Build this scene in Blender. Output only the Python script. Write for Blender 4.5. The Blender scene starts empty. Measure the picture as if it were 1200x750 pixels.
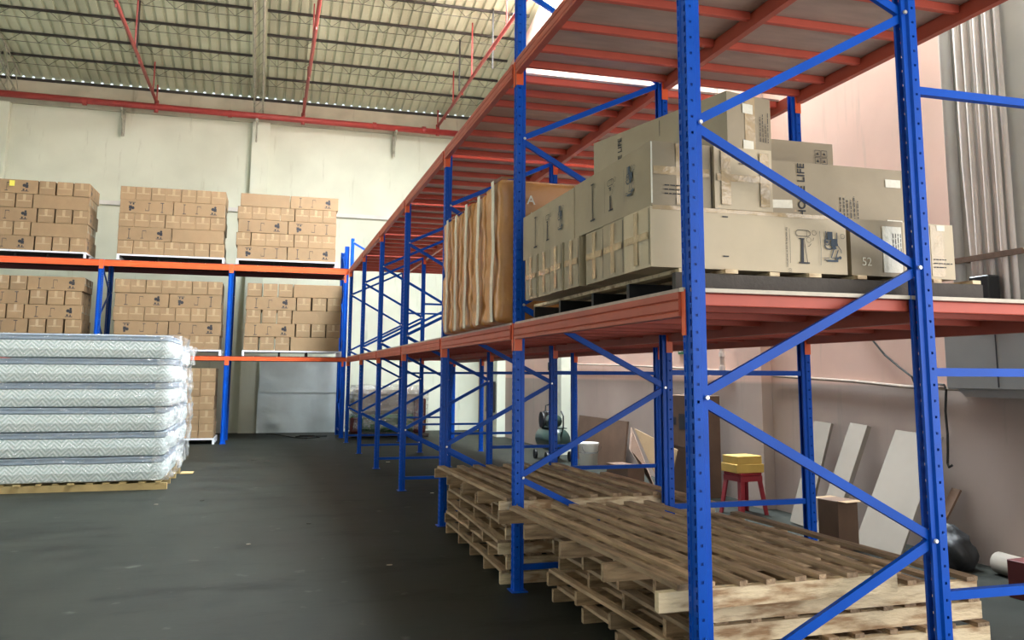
import bpy, math, random
from mathutils import Vector, Matrix, noise
random.seed(7)
SC = bpy.context.scene
COL = SC.collection

# ---------------------------------------------------------------- camera
def setup_camera():
    f, yaw, pit, rol = 1015.6656, 0.2846, 0.1392, 0.0053
    F = Vector((math.sin(yaw)*math.cos(pit), math.cos(yaw)*math.cos(pit), math.sin(pit)))
    R = Vector((math.cos(yaw), -math.sin(yaw), 0)); U = R.cross(F)
    R2 = R*math.cos(rol)+U*math.sin(rol); U2 = -R*math.sin(rol)+U*math.cos(rol)
    cd = bpy.data.cameras.new('camera'); co = bpy.data.objects.new('camera', cd); COL.objects.link(co)
    cd.sensor_width = 36; cd.sensor_fit = 'HORIZONTAL'; cd.lens = f*36/1200
    cd.shift_x = (600-612.56)/1200; cd.shift_y = (296.68-375)/1200
    cd.clip_start = .05; cd.clip_end = 200
    m = Matrix((R2, U2, -F)).transposed().to_4x4(); m.translation = Vector((-1.816, -3.4777, 1.55))
    co.matrix_world = m
    SC.camera = co
setup_camera()

# ---------------------------------------------------------------- world, lights, exposure
SC.view_settings.view_transform = 'Standard'
SC.view_settings.look = 'None'
SC.view_settings.gamma = 1
SC.view_settings.use_curve_mapping = False
SC.view_settings.exposure = 0.0
w = bpy.data.worlds.new('world'); SC.world = w; w.use_nodes = True
bg = w.node_tree.nodes['Background']; bg.inputs[0].default_value = (.86, .93, 1.0, 1); bg.inputs[1].default_value = 1.5

def area_light(name, loc, target, sx, sy, power, color):
    l = bpy.data.lights.new(name, 'AREA'); l.shape = 'RECTANGLE'; l.size = sx; l.size_y = sy
    l.energy = power; l.color = color
    o = bpy.data.objects.new(name, l); COL.objects.link(o); o.location = loc
    o.rotation_euler = (Vector(target)-Vector(loc)).to_track_quat('-Z', 'Y').to_euler()
    return o
area_light('daylight_from_loading_door', (1.5, -8.6, 2.6), (0.6, 4, 1.6), 6.0, 4.2, 110, (1.0, .97, .90))
area_light('added_right_light', (3.9, -3.6, 2.0), (-.6, 1.2, 1.5), 4.8, 3.6, 185, (1.0, .97, .92))  # added light for near posts and carton fronts, set in a made-up doorway
area_light('added_left_fill', (-11.6, 8.5, 3.6), (-2, 14, 8.5), 9, 4.5, 170, (.84, .97, 1.0))  # added fill, aimed upward to brighten the ceiling and left-facing sides
ROOFLIGHT = 60.0      # brightness of the translucent roof sheets

# ---------------------------------------------------------------- helpers
def srgb(r, g, b):
    def c(v):
        v /= 255
        return v/12.92 if v <= .04045 else ((v+.055)/1.055)**2.4
    return (c(r), c(g), c(b), 1)

def material(name, col, rough=.6, metal=0, var=.0, scale=8, col2=None, bump=0, bscale=30, rnd=0, coat=0, stretch=(1, 1, 1), spec=.5, detail=5, lo=.35, hi=.65):
    m = bpy.data.materials.new(name); m.use_nodes = True
    nt = m.node_tree; N = nt.nodes; L = nt.links; p = N['Principled BSDF']
    p.inputs['Roughness'].default_value = rough; p.inputs['Metallic'].default_value = metal
    p.inputs['Specular IOR Level'].default_value = spec
    if coat: p.inputs['Coat Weight'].default_value = coat; p.inputs['Coat Roughness'].default_value = .15
    tc = N.new('ShaderNodeTexCoord'); mp = N.new('ShaderNodeMapping'); mp.inputs['Scale'].default_value = stretch
    L.new(tc.outputs['Object'], mp.inputs['Vector'])
    vec = mp.outputs['Vector']
    oi = N.new('ShaderNodeObjectInfo')
    ad = N.new('ShaderNodeVectorMath'); ad.operation = 'ADD'
    cm = N.new('ShaderNodeCombineXYZ')
    ml = N.new('ShaderNodeMath'); ml.operation = 'MULTIPLY'; ml.inputs[1].default_value = 37.0
    L.new(oi.outputs['Random'], ml.inputs[0]); L.new(ml.outputs[0], cm.inputs[0]); L.new(ml.outputs[0], cm.inputs[1])
    L.new(vec, ad.inputs[0]); L.new(cm.outputs[0], ad.inputs[1]); vec = ad.outputs[0]
    c1 = col
    c2 = col2 if col2 else tuple(v*(1-var) for v in col[:3])+(1,)
    n = N.new('ShaderNodeTexNoise'); n.inputs['Scale'].default_value = scale; n.inputs['Detail'].default_value = detail
    L.new(vec, n.inputs['Vector'])
    cr = N.new('ShaderNodeValToRGB'); cr.color_ramp.elements[0].position = lo; cr.color_ramp.elements[1].position = hi
    cr.color_ramp.elements[0].color = c2; cr.color_ramp.elements[1].color = c1
    L.new(n.outputs['Fac'], cr.inputs['Fac'])
    out = cr.outputs['Color']
    if rnd:
        hs = N.new('ShaderNodeHueSaturation')
        mr = N.new('ShaderNodeMapRange'); mr.inputs['To Min'].default_value = 1-rnd; mr.inputs['To Max'].default_value = 1+rnd
        L.new(oi.outputs['Random'], mr.inputs['Value']); L.new(mr.outputs[0], hs.inputs['Value']); L.new(out, hs.inputs['Color'])
        out = hs.outputs['Color']
    L.new(out, p.inputs['Base Color'])
    if bump:
        n2 = N.new('ShaderNodeTexNoise'); n2.inputs['Scale'].default_value = bscale; n2.inputs['Detail'].default_value = 4
        L.new(vec, n2.inputs['Vector'])
        b = N.new('ShaderNodeBump'); b.inputs['Strength'].default_value = bump; b.inputs['Distance'].default_value = .02
        L.new(n2.outputs['Fac'], b.inputs['Height']); L.new(b.outputs[0], p.inputs['Normal'])
    return m

M = {}
M['blue'] = material('blue_paint', srgb(0, 82, 194), .38, 0, .12, 6, spec=.22, rnd=.06)
M['orange'] = material('orange_paint', srgb(188, 88, 64), .45, 0, .15, 5, rnd=.05)
M['joist'] = material('red_orange_paint', srgb(204, 92, 72), .5, 0, .12, 5)
M['bright_orange'] = material('bright_orange_paint', srgb(242, 104, 54), .4, 0, .08, 6)
M['bolt'] = material('zinc', srgb(225, 225, 220), .3, .6, .1)
M['ply_top'] = material('plywood_pale', srgb(226, 214, 196), .6, 0, .15, 12)
M['ply'] = material('plywood', srgb(196, 178, 166), .75, 0, .18, 3, stretch=(1, 4, 1), bump=.1)
M['carton'] = material('cardboard', srgb(152, 125, 92), .62, 0, .10, 5, rnd=.07, bump=.12, bscale=10)
M['carton_near'] = material('cardboard_grey_brown', srgb(168, 152, 126), .5, 0, .12, 4, rnd=.05, bump=.35, bscale=5)
M['carton_pale'] = material('cardboard_pale', srgb(206, 188, 158), .5, 0, .10, 4, rnd=.03, bump=.2, bscale=5)
M['carton_dark'] = material('cardboard_dark', srgb(104, 78, 60), .7, 0, .2, 5, rnd=.05)
M['tape'] = material('packing_tape', srgb(198, 172, 134), .14, 0, .14, 14, bump=.5, bscale=20, coat=.6)
M['tape_far'] = material('brown_packing_tape', srgb(184, 160, 126), .10, 0, .1, 14, bump=.6, bscale=25, coat=.8)
M['tape_white'] = material('white_tape', srgb(238, 232, 214), .25, 0, .1, 9, bump=.3)
M['ink'] = material('black_ink', srgb(38, 40, 48), .6, 0, .1)
M['ink_blue'] = material('grey_blue_ink', srgb(62, 76, 92), .6, 0, .1)
M['wood'] = material('weathered_pallet_wood', srgb(182, 154, 122), .75, 0, .2, 6, col2=srgb(122, 98, 74), rnd=.2, bump=.5, bscale=20, stretch=(.7, 5, 5), lo=.3, hi=.6)
M['wood_slat'] = material('weathered_slat_wood', srgb(180, 152, 122), .75, 0, .2, 6, col2=srgb(130, 106, 82), rnd=.30, bump=.5, bscale=20, stretch=(6, .6, 5), lo=.3, hi=.6)
M['wood_pale'] = material('pale_pallet_wood', srgb(236, 214, 178), .7, 0, .2, 4, col2=srgb(168, 132, 96), rnd=.05, bump=.4, bscale=16, stretch=(1.2, 3, 5), lo=.34, hi=.54)
M['wood_dark'] = material('dark_stained_wood', srgb(84, 76, 70), .7, 0, .2, 5, rnd=.08, bump=.3)
M['wood_yellow'] = material('yellow_pallet_wood', srgb(198, 172, 118), .7, 0, .2, 5, rnd=.08, bump=.2)
M['brown_wrap'] = material('brown_paper_wrap', srgb(214, 150, 86), .36, 0, .2, 3, bump=1.0, bscale=5, rnd=.03, coat=.25)
M['white_steel'] = material('white_powder_coat', srgb(236, 238, 244), .4)
M['red_pipe'] = material('red_pipe_paint', srgb(164, 60, 56), .45, 0, .15, 6)
M['dark_steel'] = material('dark_steel', srgb(58, 54, 50), .6, .2, .2)
M['grey_steel'] = material('grey_painted_steel', srgb(176, 174, 156), .6, 0, .3, 8)
M['black'] = material('black_plastic', srgb(26, 26, 28), .5)
M['cable'] = material('black_cable', srgb(36, 34, 32), .6)
M['white_plastic'] = material('white_plastic', srgb(226, 222, 212), .45, 0, .05)
M['conduit'] = material('off_white_conduit', srgb(222, 210, 202), .85, 0, .05, 5)
M['wall_duct'] = material('dusty_conduit', srgb(164, 148, 134), .7, 0, .1)
M['cabinet'] = material('grey_cabinet', srgb(148, 148, 146), .5, 0, .06, 4)
M['red_plastic'] = material('red_stool_plastic', srgb(150, 40, 50), .4, 0, .1)
M['yellow_card'] = material('yellow_card', srgb(206, 168, 84), .6, 0, .08)
M['yellow_note'] = material('yellow_note', srgb(236, 226, 96), .6)
M['foam'] = material('off_white_board', srgb(148, 138, 126), .6, 0, .08, 3)
M['foam_edge'] = material('board_edge', srgb(190, 170, 146), .7, 0, .08, 3)
M['dark_red'] = material('dark_red_panel', srgb(92, 30, 30), .6, 0, .2, 3)
M['green'] = material('green_film', srgb(40, 104, 44), .35, 0, .5, 6, bump=.8, bscale=8)
M['sign_green'] = material('sign_green', srgb(34, 104, 66), .4)
M['comp_green'] = material('dark_green_enamel', srgb(48, 66, 60), .35, 0, .1)
M['rust'] = material('rusty_steel', srgb(120, 96, 80), .8, .1, .3, 20)
M['dust_bag'] = material('black_sack', srgb(44, 44, 46), .55, 0, .3, 5, bump=.8, bscale=6)

def wall_mat(name, c1, c2, c3, scale):
    m = bpy.data.materials.new(name); m.use_nodes = True
    nt = m.node_tree; N = nt.nodes; L = nt.links; p = N['Principled BSDF']; p.inputs['Roughness'].default_value = .85
    tc = N.new('ShaderNodeTexCoord')
    n1 = N.new('ShaderNodeTexNoise'); n1.inputs['Scale'].default_value = scale; n1.inputs['Detail'].default_value = 6
    L.new(tc.outputs['Object'], n1.inputs['Vector'])
    r1 = N.new('ShaderNodeValToRGB'); r1.color_ramp.elements[0].position = .36; r1.color_ramp.elements[1].position = .62
    r1.color_ramp.elements[0].color = c2; r1.color_ramp.elements[1].color = c1
    L.new(n1.outputs['Fac'], r1.inputs['Fac'])
    mp = N.new('ShaderNodeMapping'); mp.inputs['Scale'].default_value = (3, 3, .35)
    L.new(tc.outputs['Object'], mp.inputs['Vector'])
    n2 = N.new('ShaderNodeTexNoise'); n2.inputs['Scale'].default_value = 1.6; n2.inputs['Detail'].default_value = 8; n2.inputs['Roughness'].default_value = .65
    L.new(mp.outputs[0], n2.inputs['Vector'])
    r2 = N.new('ShaderNodeValToRGB'); r2.color_ramp.elements[0].position = .60; r2.color_ramp.elements[1].position = .74
    L.new(n2.outputs['Fac'], r2.inputs['Fac'])
    mx = N.new('ShaderNodeMixRGB'); mx.inputs['Color2'].default_value = c3
    L.new(r2.outputs['Color'], mx.inputs['Fac']); L.new(r1.outputs['Color'], mx.inputs['Color1'])
    L.new(mx.outputs[0], p.inputs['Base Color'])
    b = N.new('ShaderNodeBump'); b.inputs['Strength'].default_value = .15; b.inputs['Distance'].default_value = .03
    L.new(n1.outputs['Fac'], b.inputs['Height']); L.new(b.outputs[0], p.inputs['Normal'])
    return m
M['wall_back'] = wall_mat('limewashed_wall', srgb(222, 226, 208), srgb(208, 212, 194), srgb(190, 192, 172), .7)
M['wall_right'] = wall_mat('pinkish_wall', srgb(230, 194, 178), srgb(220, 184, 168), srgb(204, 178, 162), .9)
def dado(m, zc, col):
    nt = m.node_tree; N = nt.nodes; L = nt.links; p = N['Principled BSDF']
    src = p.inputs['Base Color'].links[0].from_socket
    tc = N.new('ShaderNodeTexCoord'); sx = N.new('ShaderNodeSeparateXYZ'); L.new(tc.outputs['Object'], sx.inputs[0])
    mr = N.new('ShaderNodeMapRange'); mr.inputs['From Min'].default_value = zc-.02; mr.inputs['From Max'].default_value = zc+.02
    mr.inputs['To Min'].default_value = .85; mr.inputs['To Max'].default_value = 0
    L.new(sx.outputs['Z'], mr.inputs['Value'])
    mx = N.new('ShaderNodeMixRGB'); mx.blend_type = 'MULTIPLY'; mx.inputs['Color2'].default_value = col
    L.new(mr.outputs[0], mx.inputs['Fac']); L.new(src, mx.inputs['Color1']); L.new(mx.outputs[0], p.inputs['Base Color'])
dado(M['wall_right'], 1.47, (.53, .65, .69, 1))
M['pillar_grey'] = wall_mat('grey_render', srgb(224, 222, 216), srgb(208, 206, 200), srgb(190, 186, 180), 1.2)
M['concrete'] = wall_mat('bare_ring_beam', srgb(196, 192, 172), srgb(178, 174, 154), srgb(150, 144, 126), 1.5)

def floor_mat():
    m = bpy.data.materials.new('worn_concrete_floor'); m.use_nodes = True
    nt = m.node_tree; N = nt.nodes; L = nt.links; p = N['Principled BSDF']
    p.inputs['Specular IOR Level'].default_value = .2
    tc = N.new('ShaderNodeTexCoord')
    n1 = N.new('ShaderNodeTexNoise'); n1.inputs['Scale'].default_value = .9; n1.inputs['Detail'].default_value = 9; n1.inputs['Roughness'].default_value = .65
    L.new(tc.outputs['Object'], n1.inputs['Vector'])
    r1 = N.new('ShaderNodeValToRGB'); r1.color_ramp.elements[0].position = .3; r1.color_ramp.elements[1].position = .7
    r1.color_ramp.elements[0].color = srgb(27, 30, 26); r1.color_ramp.elements[1].color = srgb(46, 49, 43)
    L.new(n1.outputs['Fac'], r1.inputs['Fac'])
    # long dark scuffs left by wheels
    mp = N.new('ShaderNodeMapping'); mp.inputs['Rotation'].default_value = (0, 0, .9); mp.inputs['Scale'].default_value = (.6, 1.8, 1)
    L.new(tc.outputs['Object'], mp.inputs['Vector'])
    n2 = N.new('ShaderNodeTexNoise'); n2.inputs['Scale'].default_value = 1.5; n2.inputs['Detail'].default_value = 7; n2.inputs['Roughness'].default_value = .7
    L.new(mp.outputs[0], n2.inputs['Vector'])
    r2 = N.new('ShaderNodeValToRGB'); r2.color_ramp.elements[0].position = .52; r2.color_ramp.elements[1].position = .68
    L.new(n2.outputs['Fac'], r2.inputs['Fac'])
    mx = N.new('ShaderNodeMixRGB'); mx.inputs['Color2'].default_value = srgb(18, 20, 17)
    L.new(r2.outputs['Color'], mx.inputs['Fac']); L.new(r1.outputs['Color'], mx.inputs['Color1'])
    # pale dusty spots
    n3 = N.new('ShaderNodeTexNoise'); n3.inputs['Scale'].default_value = 4.5; n3.inputs['Detail'].default_value = 6
    L.new(tc.outputs['Object'], n3.inputs['Vector'])
    r3 = N.new('ShaderNodeValToRGB'); r3.color_ramp.elements[0].position = .66; r3.color_ramp.elements[1].position = .74
    L.new(n3.outputs['Fac'], r3.inputs['Fac'])
    mx2 = N.new('ShaderNodeMixRGB'); mx2.inputs['Color2'].default_value = srgb(70, 72, 65)
    L.new(r3.outputs['Color'], mx2.inputs['Fac']); L.new(mx.outputs[0], mx2.inputs['Color1'])
    L.new(mx2.outputs[0], p.inputs['Base Color'])
    r4 = N.new('ShaderNodeMapRange'); r4.inputs['To Min'].default_value = .5; r4.inputs['To Max'].default_value = .7
    L.new(n1.outputs['Fac'], r4.inputs['Value']); L.new(r4.outputs[0], p.inputs['Roughness'])
    b = N.new('ShaderNodeBump'); b.inputs['Strength'].default_value = .12; b.inputs['Distance'].default_value = .02
    L.new(n2.outputs['Fac'], b.inputs['Height']); L.new(b.outputs[0], p.inputs['Normal'])
    return m
M['floor'] = floor_mat()

def roof_mat():
    m = material('weathered_roof_sheet', srgb(212, 216, 188), .7, 0, .3, .5, col2=srgb(172, 174, 148), stretch=(1, .6, 1), detail=8)
    return m
M['roof'] = roof_mat()
m = bpy.data.materials.new('translucent_roof_sheet'); m.use_nodes = True
p = m.node_tree.nodes['Principled BSDF']; p.inputs['Base Color'].default_value = (.8, .85, .85, 1)
p.inputs['Emission Color'].default_value = (.90, 1.0, 1.06, 1); p.inputs['Emission Strength'].default_value = ROOFLIGHT
M['rooflight'] = m

def quilt_mat():
    m = bpy.data.materials.new('quilted_white_fabric'); m.use_nodes = True
    nt = m.node_tree; N = nt.nodes; L = nt.links; p = N['Principled BSDF']; p.inputs['Roughness'].default_value = .7
    tc = N.new('ShaderNodeTexCoord'); sx = N.new('ShaderNodeSeparateXYZ'); L.new(tc.outputs['Object'], sx.inputs[0])
    ad = N.new('ShaderNodeMath'); L.new(sx.outputs['X'], ad.inputs[0]); L.new(sx.outputs['Y'], ad.inputs[1])
    pp = N.new('ShaderNodeMath'); pp.operation = 'PINGPONG'; pp.inputs[1].default_value = .09; L.new(ad.outputs[0], pp.inputs[0])
    a2 = N.new('ShaderNodeMath'); a2.operation = 'ADD'; L.new(pp.outputs[0], a2.inputs[0]); L.new(sx.outputs['Z'], a2.inputs[1])
    mu = N.new('ShaderNodeMath'); mu.operation = 'MULTIPLY'; mu.inputs[1].default_value = 110; L.new(a2.outputs[0], mu.inputs[0])
    sn = N.new('ShaderNodeMath'); sn.operation = 'SINE'; L.new(mu.outputs[0], sn.inputs[0])
    mr = N.new('ShaderNodeMapRange'); mr.inputs['From Min'].default_value = -1; L.new(sn.outputs[0], mr.inputs['Value'])
    mx = N.new('ShaderNodeMixRGB'); mx.inputs['Color1'].default_value = srgb(196, 212, 208); mx.inputs['Color2'].default_value = srgb(246, 252, 252)
    L.new(mr.outputs[0], mx.inputs['Fac']); L.new(mx.outputs[0], p.inputs['Base Color'])
    b = N.new('ShaderNodeBump'); b.inputs['Strength'].default_value = .5; b.inputs['Distance'].default_value = .006
    L.new(mr.outputs[0], b.inputs['Height']); L.new(b.outputs[0], p.inputs['Normal'])
    return m
M['quilt'] = quilt_mat()
M['border'] = material('grey_mattress_border', srgb(150, 166, 184), .55, 0, .1, 6)

def film_mat(name, op, seed, col=(.9, .93, .93, 1)):
    m = bpy.data.materials.new(name); m.use_nodes = True
    nt = m.node_tree; N = nt.nodes; L = nt.links
    for n in list(N): N.remove(n)
    out = N.new('ShaderNodeOutputMaterial'); tr = N.new('ShaderNodeBsdfTransparent'); gl = N.new('ShaderNodeBsdfGlossy')
    df = N.new('ShaderNodeBsdfDiffuse'); df.inputs['Color'].default_value = col
    gl.inputs['Roughness'].default_value = .14; gl.inputs['Color'].default_value = (1, 1, 1, 1)
    tc = N.new('ShaderNodeTexCoord'); mp = N.new('ShaderNodeMapping'); mp.inputs['Location'].default_value = (seed, seed, 0)
    mp.inputs['Rotation'].default_value = (.4, .6, .3); mp.inputs['Scale'].default_value = (1, 1, 2.2)
    L.new(tc.outputs['Object'], mp.inputs['Vector'])
    n = N.new('ShaderNodeTexNoise'); n.inputs['Scale'].default_value = 4.5; n.inputs['Detail'].default_value = 6; n.inputs['Distortion'].default_value = 1.5
    L.new(mp.outputs[0], n.inputs['Vector'])
    b = N.new('ShaderNodeBump'); b.inputs['Strength'].default_value = 1; b.inputs['Distance'].default_value = .06
    L.new(n.outputs['Fac'], b.inputs['Height']); L.new(b.outputs[0], gl.inputs['Normal'])
    m1 = N.new('ShaderNodeMixShader'); m1.inputs[0].default_value = .5
    L.new(df.outputs[0], m1.inputs[1]); L.new(gl.outputs[0], m1.inputs[2])
    m2 = N.new('ShaderNodeMixShader')
    cr = N.new('ShaderNodeMapRange'); cr.inputs['From Min'].default_value = .4; cr.inputs['From Max'].default_value = .7
    cr.inputs['To Min'].default_value = op*.5; cr.inputs['To Max'].default_value = min(1, op*2)
    L.new(n.outputs['Fac'], cr.inputs['Value']); L.new(cr.outputs[0], m2.inputs[0])
    L.new(tr.outputs[0], m2.inputs[1]); L.new(m1.outputs[0], m2.inputs[2]); L.new(m2.outputs[0], out.inputs[0])
    return m
M['film'] = film_mat('clear_plastic_film', .14, 0)
M['film_side'] = film_mat('crumpled_plastic_film', .30, 3)

def galv_mat():
    m = material('galvanised_sheet', srgb(206, 216, 216), .35, .55, .15, 1.6, bump=.5, bscale=2.2, detail=8)
    return m
M['galv'] = galv_mat()

class MB:
    def __init__(s): s.v = []; s.f = []
    def quad(s, a, b, c, d):
        i = len(s.v); s.v += [tuple(a), tuple(b), tuple(c), tuple(d)]; s.f.append((i, i+1, i+2, i+3))
    def poly(s, pts):
        i = len(s.v); s.v += [tuple(q) for q in pts]; s.f.append(tuple(range(i, i+len(pts))))
    def box(s, x0, x1, y0, y1, z0, z1, mat=None):
        i = len(s.v)
        vs = [(x, y, z) for x in (x0, x1) for y in (y0, y1) for z in (z0, z1)]
        if mat: vs = [tuple(mat @ Vector(q)) for q in vs]
        s.v += vs
        for f in ((0, 1, 3, 2), (4, 6, 7, 5), (0, 4, 5, 1), (2, 3, 7, 6), (0, 2, 6, 4), (1, 5, 7, 3)): s.f.append(tuple(i+k for k in f))
        return s
    def cbox(s, x0, x1, y0, y1, z0, z1, c=.004):
        i = len(s.v)
        X = (x0, x1); Y = (y0, y1); Z = (z0, z1); idx = {}
        for a in (0, 1):
            for b in (0, 1):
                for d in (0, 1):
                    sx, sy, sz = 1-2*a, 1-2*b, 1-2*d
                    for ax in range(3):
                        q = [X[a]+sx*c, Y[b]+sy*c, Z[d]+sz*c]; q[ax] = (X[a], Y[b], Z[d])[ax]
                        idx[(a, b, d, ax)] = len(s.v); s.v.append(tuple(q))
        g = lambda a, b, d, ax: idx[(a, b, d, ax)]
        for a in (0, 1): s.f.append((g(a, 0, 0, 0), g(a, 1, 0, 0), g(a, 1, 1, 0), g(a, 0, 1, 0)))
        for b in (0, 1): s.f.append((g(0, b, 0, 1), g(1, b, 0, 1), g(1, b, 1, 1), g(0, b, 1, 1)))
        for d in (0, 1): s.f.append((g(0, 0, d, 2), g(1, 0, d, 2), g(1, 1, d, 2), g(0, 1, d, 2)))
        for b in (0, 1):
            for d in (0, 1): s.f.append((g(0, b, d, 1), g(1, b, d, 1), g(1, b, d, 2), g(0, b, d, 2)))
        for a in (0, 1):
            for d in (0, 1): s.f.append((g(a, 0, d, 0), g(a, 1, d, 0), g(a, 1, d, 2), g(a, 0, d, 2)))
            for b in (0, 1): s.f.append((g(a, b, 0, 0), g(a, b, 1, 0), g(a, b, 1, 1), g(a, b, 0, 1)))
        for a in (0, 1):
            for b in (0, 1):
                for d in (0, 1): s.f.append((g(a, b, d, 0), g(a, b, d, 1), g(a, b, d, 2)))
        return s
    def tube(s, pts, r, n=8, caps=True):
        pts = [Vector(q) for q in pts]; rs = r if isinstance(r, (list, tuple)) else [r]*len(pts)
        i0 = len(s.v); up = None
        for k, q in enumerate(pts):
            t = (pts[min(k+1, len(pts)-1)]-pts[max(k-1, 0)]).normalized()
            if up is None:
                up = Vector((0, 0, 1)) if abs(t.z) < .9 else Vector((1, 0, 0))
            a = t.cross(up).normalized(); b = a.cross(t).normalized(); up = b
            for j in range(n):
                th = 2*math.pi*j/n; s.v.append(tuple(q+(a*math.cos(th)+b*math.sin(th))*rs[k]))
        for k in range(len(pts)-1):
            for j in range(n):
                a = i0+k*n+j; b = i0+k*n+(j+1) % n; s.f.append((a, b, b+n, a+n))
        if caps:
            s.f.append(tuple(i0+j for j in range(n-1, -1, -1))); s.f.append(tuple(i0+(len(pts)-1)*n+j for j in range(n)))
        return s
    def channel(s, p0, p1, side, w, d, t=.003):
        # open C section running p0->p1: web of width w, flanges of depth d towards -side
        p0 = Vector(p0); p1 = Vector(p1); ax = (p1-p0).normalized(); side = Vector(side).normalized(); u = ax.cross(side).normalized()
        prof = [(-w/2, -d), (-w/2, 0), (w/2, 0), (w/2, -d), (w/2-t, -d), (w/2-t, -t), (-w/2+t, -t), (-w/2+t, -d)]
        i = len(s.v)
        for q in (p0, p1):
            for a, b in prof: s.v.append(tuple(q+u*a+side*b))
        n = len(prof)
        for j in range(n): s.f.append((i+j, i+(j+1) % n, i+n+(j+1) % n, i+n+j))
        for o in (0, n):
            for q in ((0, 1, 6, 7), (1, 2, 5, 6), (2, 3, 4, 5)): s.f.append(tuple(i+o+k for k in q))
        return s
    def prism(s, prof, axis, a, b):
        # prof: closed 2-D outline, extruded along axis 'x'/'y'/'z' from a to b
        def P(q, t):
            return {'x': (t, q[0], q[1]), 'y': (q[0], t, q[1]), 'z': (q[0], q[1], t)}[axis]
        i = len(s.v); n = len(prof)
        s.v += [P(q, a) for q in prof]+[P(q, b) for q in prof]
        for j in range(n): s.f.append((i+j, i+(j+1) % n, i+n+(j+1) % n, i+n+j))
        s.f.append(tuple(i+j for j in range(n-1, -1, -1))); s.f.append(tuple(i+n+j for j in range(n)))
        return s
    def lathe(s, prof, n=24, c=(0, 0, 0)):
        i = len(s.v)
        for r, z in prof:
            for j in range(n):
                th = 2*math.pi*j/n; s.v.append((c[0]+r*math.cos(th), c[1]+r*math.sin(th), c[2]+z))
        for k in range(len(prof)-1):
            for j in range(n):
                a = i+k*n+j; b = i+k*n+(j+1) % n; s.f.append((a, b, b+n, a+n))
        return s
    def mesh(s, name):
        me = bpy.data.meshes.new(name); me.from_pydata(s.v, [], s.f); me.update()
        return me

def fix(me):
    import bmesh
    bm = bmesh.new(); bm.from_mesh(me); bmesh.ops.recalc_face_normals(bm, faces=bm.faces); bm.to_mesh(me); bm.free()
    return me
def obj(name, mesh, mat, parent=None, loc=(0, 0, 0), rot=(0, 0, 0), smooth=False, label=None):
    if isinstance(mesh, MB): mesh = fix(mesh.mesh(name))
    if mat is not None and not mesh.materials: mesh.materials.append(M[mat] if isinstance(mat, str) else mat)
    o = bpy.data.objects.new(name, mesh); COL.objects.link(o)
    o.location = loc; o.rotation_euler = rot
    if parent: o.parent = parent
    if smooth:
        for pl in mesh.polygons: pl.use_smooth = True
    if label: o['label'] = label
    return o
def tag(o, label, cat, group=None, kind=None):
    if label: o['label'] = label
    if cat: o['category'] = cat
    if group: o['group'] = group
    if kind: o['kind'] = kind
    return o
def thing(name, label, cat, loc=(0, 0, 0), rotz=0, group=None):
    o = bpy.data.objects.new(name, None); COL.objects.link(o); o.empty_display_size = .1
    o.location = loc; o.rotation_euler = (0, 0, rotz)
    return tag(o, label, cat, group)
def struct(name, mb, mat, label, cat='wall'):
    o = obj(name, mb, mat); o['kind'] = 'structure'; o['label'] = label; o['category'] = cat
    return o

# ---------------------------------------------------------------- room shell
XW = 4.0; YB = 20.8; XL = -12.0; YF = -9.0
EAVE = 9.1; SLOPE = .21; RIDGE = 4.0
def roof_z(y): return EAVE+SLOPE*(YB-y) if y > RIDGE else EAVE+SLOPE*(YB-RIDGE)-SLOPE*(RIDGE-y)
struct('floor', MB().box(XL-.3, XW+.3, YF-3, YB+.3, -.2, 0), 'floor', 'dark grey worn concrete warehouse floor with scuffs', 'floor')
struct('wall_back', MB().box(XL-.3, XW+.3, YB, YB+.3, 0, 8.97), 'wall_back', 'pale limewashed back wall behind the far racking')
struct('wall_right', MB().prism([(YF, 0), (-6.2, 0), (-6.2, 4.0), (-1.0, 4.0), (-1.0, 0), (YB, 0), (YB, 8.97), (RIDGE, roof_z(RIDGE)-.15), (YF, roof_z(YF)-.15)], 'x', XW, XW+.3), 'wall_right', 'pinkish plastered right wall beside the racking')  # low unseen gap added as an opening for the right light
# left wall with a large doorway (behind the left edge of the frame)
lw = MB(); lw.box(XL-.3, XL, 12.2, YB, 0, 8.97); lw.box(XL-.3, XL, YF, 2.8, 0, 8.97); lw.box(XL-.3, XL, 2.8, 12.2, 6, 8.97)
lw.prism([(YF, 8.97), (YB, 8.97), (RIDGE, roof_z(RIDGE)-.15), (YF, roof_z(YF)-.15)], 'x', XL-.3, XL)
struct('wall_left', lw, 'wall_back', 'pale left wall with a wide doorway')
fw = MB(); fw.box(XL-.3, -3.0, YF-.3, YF, 0, 9.6); fw.box(4.0, XW+.3, YF-.3, YF, 0, 9.6); fw.box(-3.0, 4.0, YF-.3, YF, 5.4, 9.6)
struct('wall_front', fw, 'wall_back', 'pale front wall with a loading doorway')
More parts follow.
